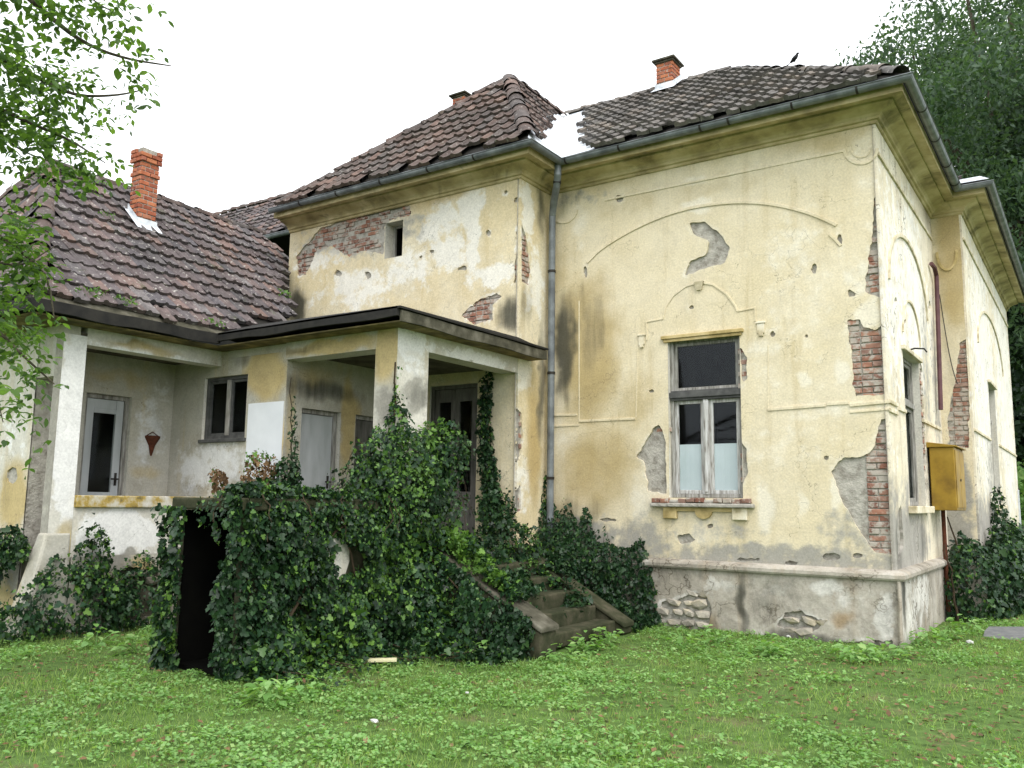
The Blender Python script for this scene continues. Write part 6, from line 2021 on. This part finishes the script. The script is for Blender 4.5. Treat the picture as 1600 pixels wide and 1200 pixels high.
big_tree('willow_tree', 'tall feathery green tree rising behind the right end of the house', b1, 18, at_dist(1590, 190, 31), (6.2, 6.2, 7.2), 175, 430, (.13, .24), 'leaf_willow', 5, T_simple(.22), clump=(.6, 1.25), drop=.8)
b2 = gp(1760, 36)
big_tree('tree', 'darker tree behind the feathery one at the right edge', b2, 16, at_dist(1700, 420, 37), (4.5, 4.5, 6.0), 80, 380, (.2, .34), 'leaf_dark', 6, T_simple(.36), clump=(1.2, 2.0))
b3 = gp(1500, 40)
big_tree('tree', 'thin top of a tree showing over the main roof corner', b3, 14, at_dist(1450, 135, 40), (4.2, 4.2, 2.4), 34, 260, (.16, .28), 'leaf_willow', 9, T_simple(.25), clump=(.8, 1.5))
# dark wood far behind on the right
for k, (px, d, h0, rr) in enumerate([(1600, 55, 6, 6), (1680, 60, 8, 7), (1780, 58, 7, 7)]):
    b = gp(px, d)
    big_tree('tree', ['dense dark tree standing far behind the house corner', 'dense dark tree farther right behind the parked car', 'dense dark tree at the far right beyond the view'][k], b, 12, (b[0], b[1], h0), (rr*.8, rr*.8, h0*.85), 70, 320, (.3, .5), 'leaf_dark', 20+k, T_simple(.4), clump=(1.4, 2.4))
# low hedge and bush beyond the lawn
iv = Ivy(); b = at_dist(1612, 730, 34)
iv.ell((b[0], b[1], 2.3), (2.2, 1.6, .9), 2600, size=(.12, .2)); iv.ell((b[0]+.6, b[1], 1.2), (2.4, 1.6, 1.0), 2400, size=(.12, .2))
iv.build('bush', 'light green bush beyond the parked car at the right edge', (b[0], b[1], 0), mat='leaf_weed', new=.2, cat='bush', stems=[([(b[0], b[1], 0), (b[0], b[1], 1.0), (b[0]+.2, b[1], 2.0)], .06)])

# galvanised post and parked car
p_ = gp(1591, 24)
post = thing('sign_post', 'thin galvanised post standing in front of the parked car', 'post', p_)
mb = MB(); mb.tube([(p_[0], p_[1], -.1), (p_[0], p_[1], 2.05)], .04, 10); obj('pole', mb, 'galv_post', post)
mb = MB(); mb.tube([(p_[0], p_[1], 2.05), (p_[0], p_[1], 2.08)], .046, 10); obj('cap', mb, 'galv_post', post)

cp_ = np.array(gp(1588, 27)); 
car = thing('parked_car', 'pale grey parked car seen past the house corner', 'car', tuple(cp_))
side = [(0, .35), (0, .72), (.08, .86), (.5, .92), (.95, 1.38), (1.35, 1.45), (2.4, 1.43), (3.0, 1.0), (3.9, .86), (4.15, .7), (4.2, .35)]
cd = np.array([.92, .39]); cn = np.array([-.39, .92])
def cpt(l, w_, z): q_ = cp_[:2]+cd*l+cn*w_; return (q_[0], q_[1], z)
mb = MB(); k = len(side)
wd = [(0.0, 0.0)]*k
vs_ = []
for sgn in (0.0, 1.7):
    for l, z in side:
        ins = .12 if z > 1.0 else 0.0
        vs_.append(cpt(l, sgn+(ins if sgn == 0 else -ins), z))
mb.add(vs_, [tuple(range(k)), tuple(range(2*k-1, k-1, -1))]+[(i, i+k, (i+1) % k+k, (i+1) % k) for i in range(k)])
obj('body', mb, 'car_paint', car, bevel=.03)
mb = MB(); mb.add([cpt(.62, -.003+.02, .95), cpt(2.85, .017, .95), cpt(2.38, .10, 1.37), cpt(1.02, .10, 1.34)], [(0, 1, 2, 3)])
obj('side_window', mb, 'frame_dark', car)
mb = MB(); mb.add([cpt(.52, .2, .95), cpt(.52, 1.5, .95), cpt(.90, 1.45, 1.34), cpt(.90, .25, 1.34)], [(3, 2, 1, 0)])
me = mb.mesh('w'); o = obj('rear_window', me, 'frame_dark', car); 
for v_ in me.vertices: v_.co += Vector((-cd[0]*.02, -cd[1]*.02, .012))
for l in (.75, 3.35):
    for w_ in (.02, 1.68):
        mb = MB(); a, b = np.array(cpt(l, w_-.09, .31)), np.array(cpt(l, w_+.09, .31)); mb.tube([a, b], .31, 18); wh = obj('wheel', mb, 'rubber', car)
        mb = MB(); mb.tube([a-(b-a)*.02, b+(b-a)*.02], .19, 14); obj('rim', mb, 'galv_post', wh)
for w_ in (.12, 1.4):
    mb = MB(); q_ = [cpt(-.02, w_, .66), cpt(-.02, w_+.2, .66), cpt(-.005, w_+.2, .80), cpt(-.005, w_, .80)]
    mb.add(q_+[cpt(.06, w_, .66), cpt(.06, w_+.2, .66), cpt(.06, w_+.2, .80), cpt(.06, w_, .80)], [(3, 2, 1, 0), (0, 1, 5, 4), (1, 2, 6, 5), (2, 3, 7, 6), (3, 0, 4, 7)]); obj('tail_light', mb, 'rust', car)


# ------------------------------------------------------------------ the 300 bricks that show largest stay single, the rest are joined per wall
bpy.context.view_layer.update()
cand = []
for o in [o for o in bpy.data.objects if o.name.split('.')[0] == 'brick']:
    c = np.array(o.matrix_world.translation)
    q_ = CAM-c; dd0 = np.linalg.norm(q_)
    nrm = np.array(o.matrix_world.col[1][:3])
    sx_, sy_ = screen(c)
    inside = 1.0 if (0 < sx_ < 1600 and 0 < sy_ < 1200) else .05
    if o.parent.get('label', '').startswith('brick chimney peeking'): inside *= .2
    cand.append((max(0.0, nrm@q_/dd0)*o.dimensions[0]*o.dimensions[2]/dd0**2*inside, o))
cand.sort(key=lambda t_: -t_[0])
rest = {}
for _, o in cand[300:]:
    rest.setdefault((o.parent.name, o.data.materials[0].name), []).append(o)
for (pn, mn), lst in rest.items():
    mb = MB()
    for o in lst:
        mb.add([tuple(o.matrix_world @ v_.co) for v_ in o.data.vertices], [tuple(p_.vertices) for p_ in o.data.polygons])
        bpy.data.objects.remove(o)
    j = obj('brick_field', mb, mn); j.parent = bpy.data.objects[pn]
    stuff(j)
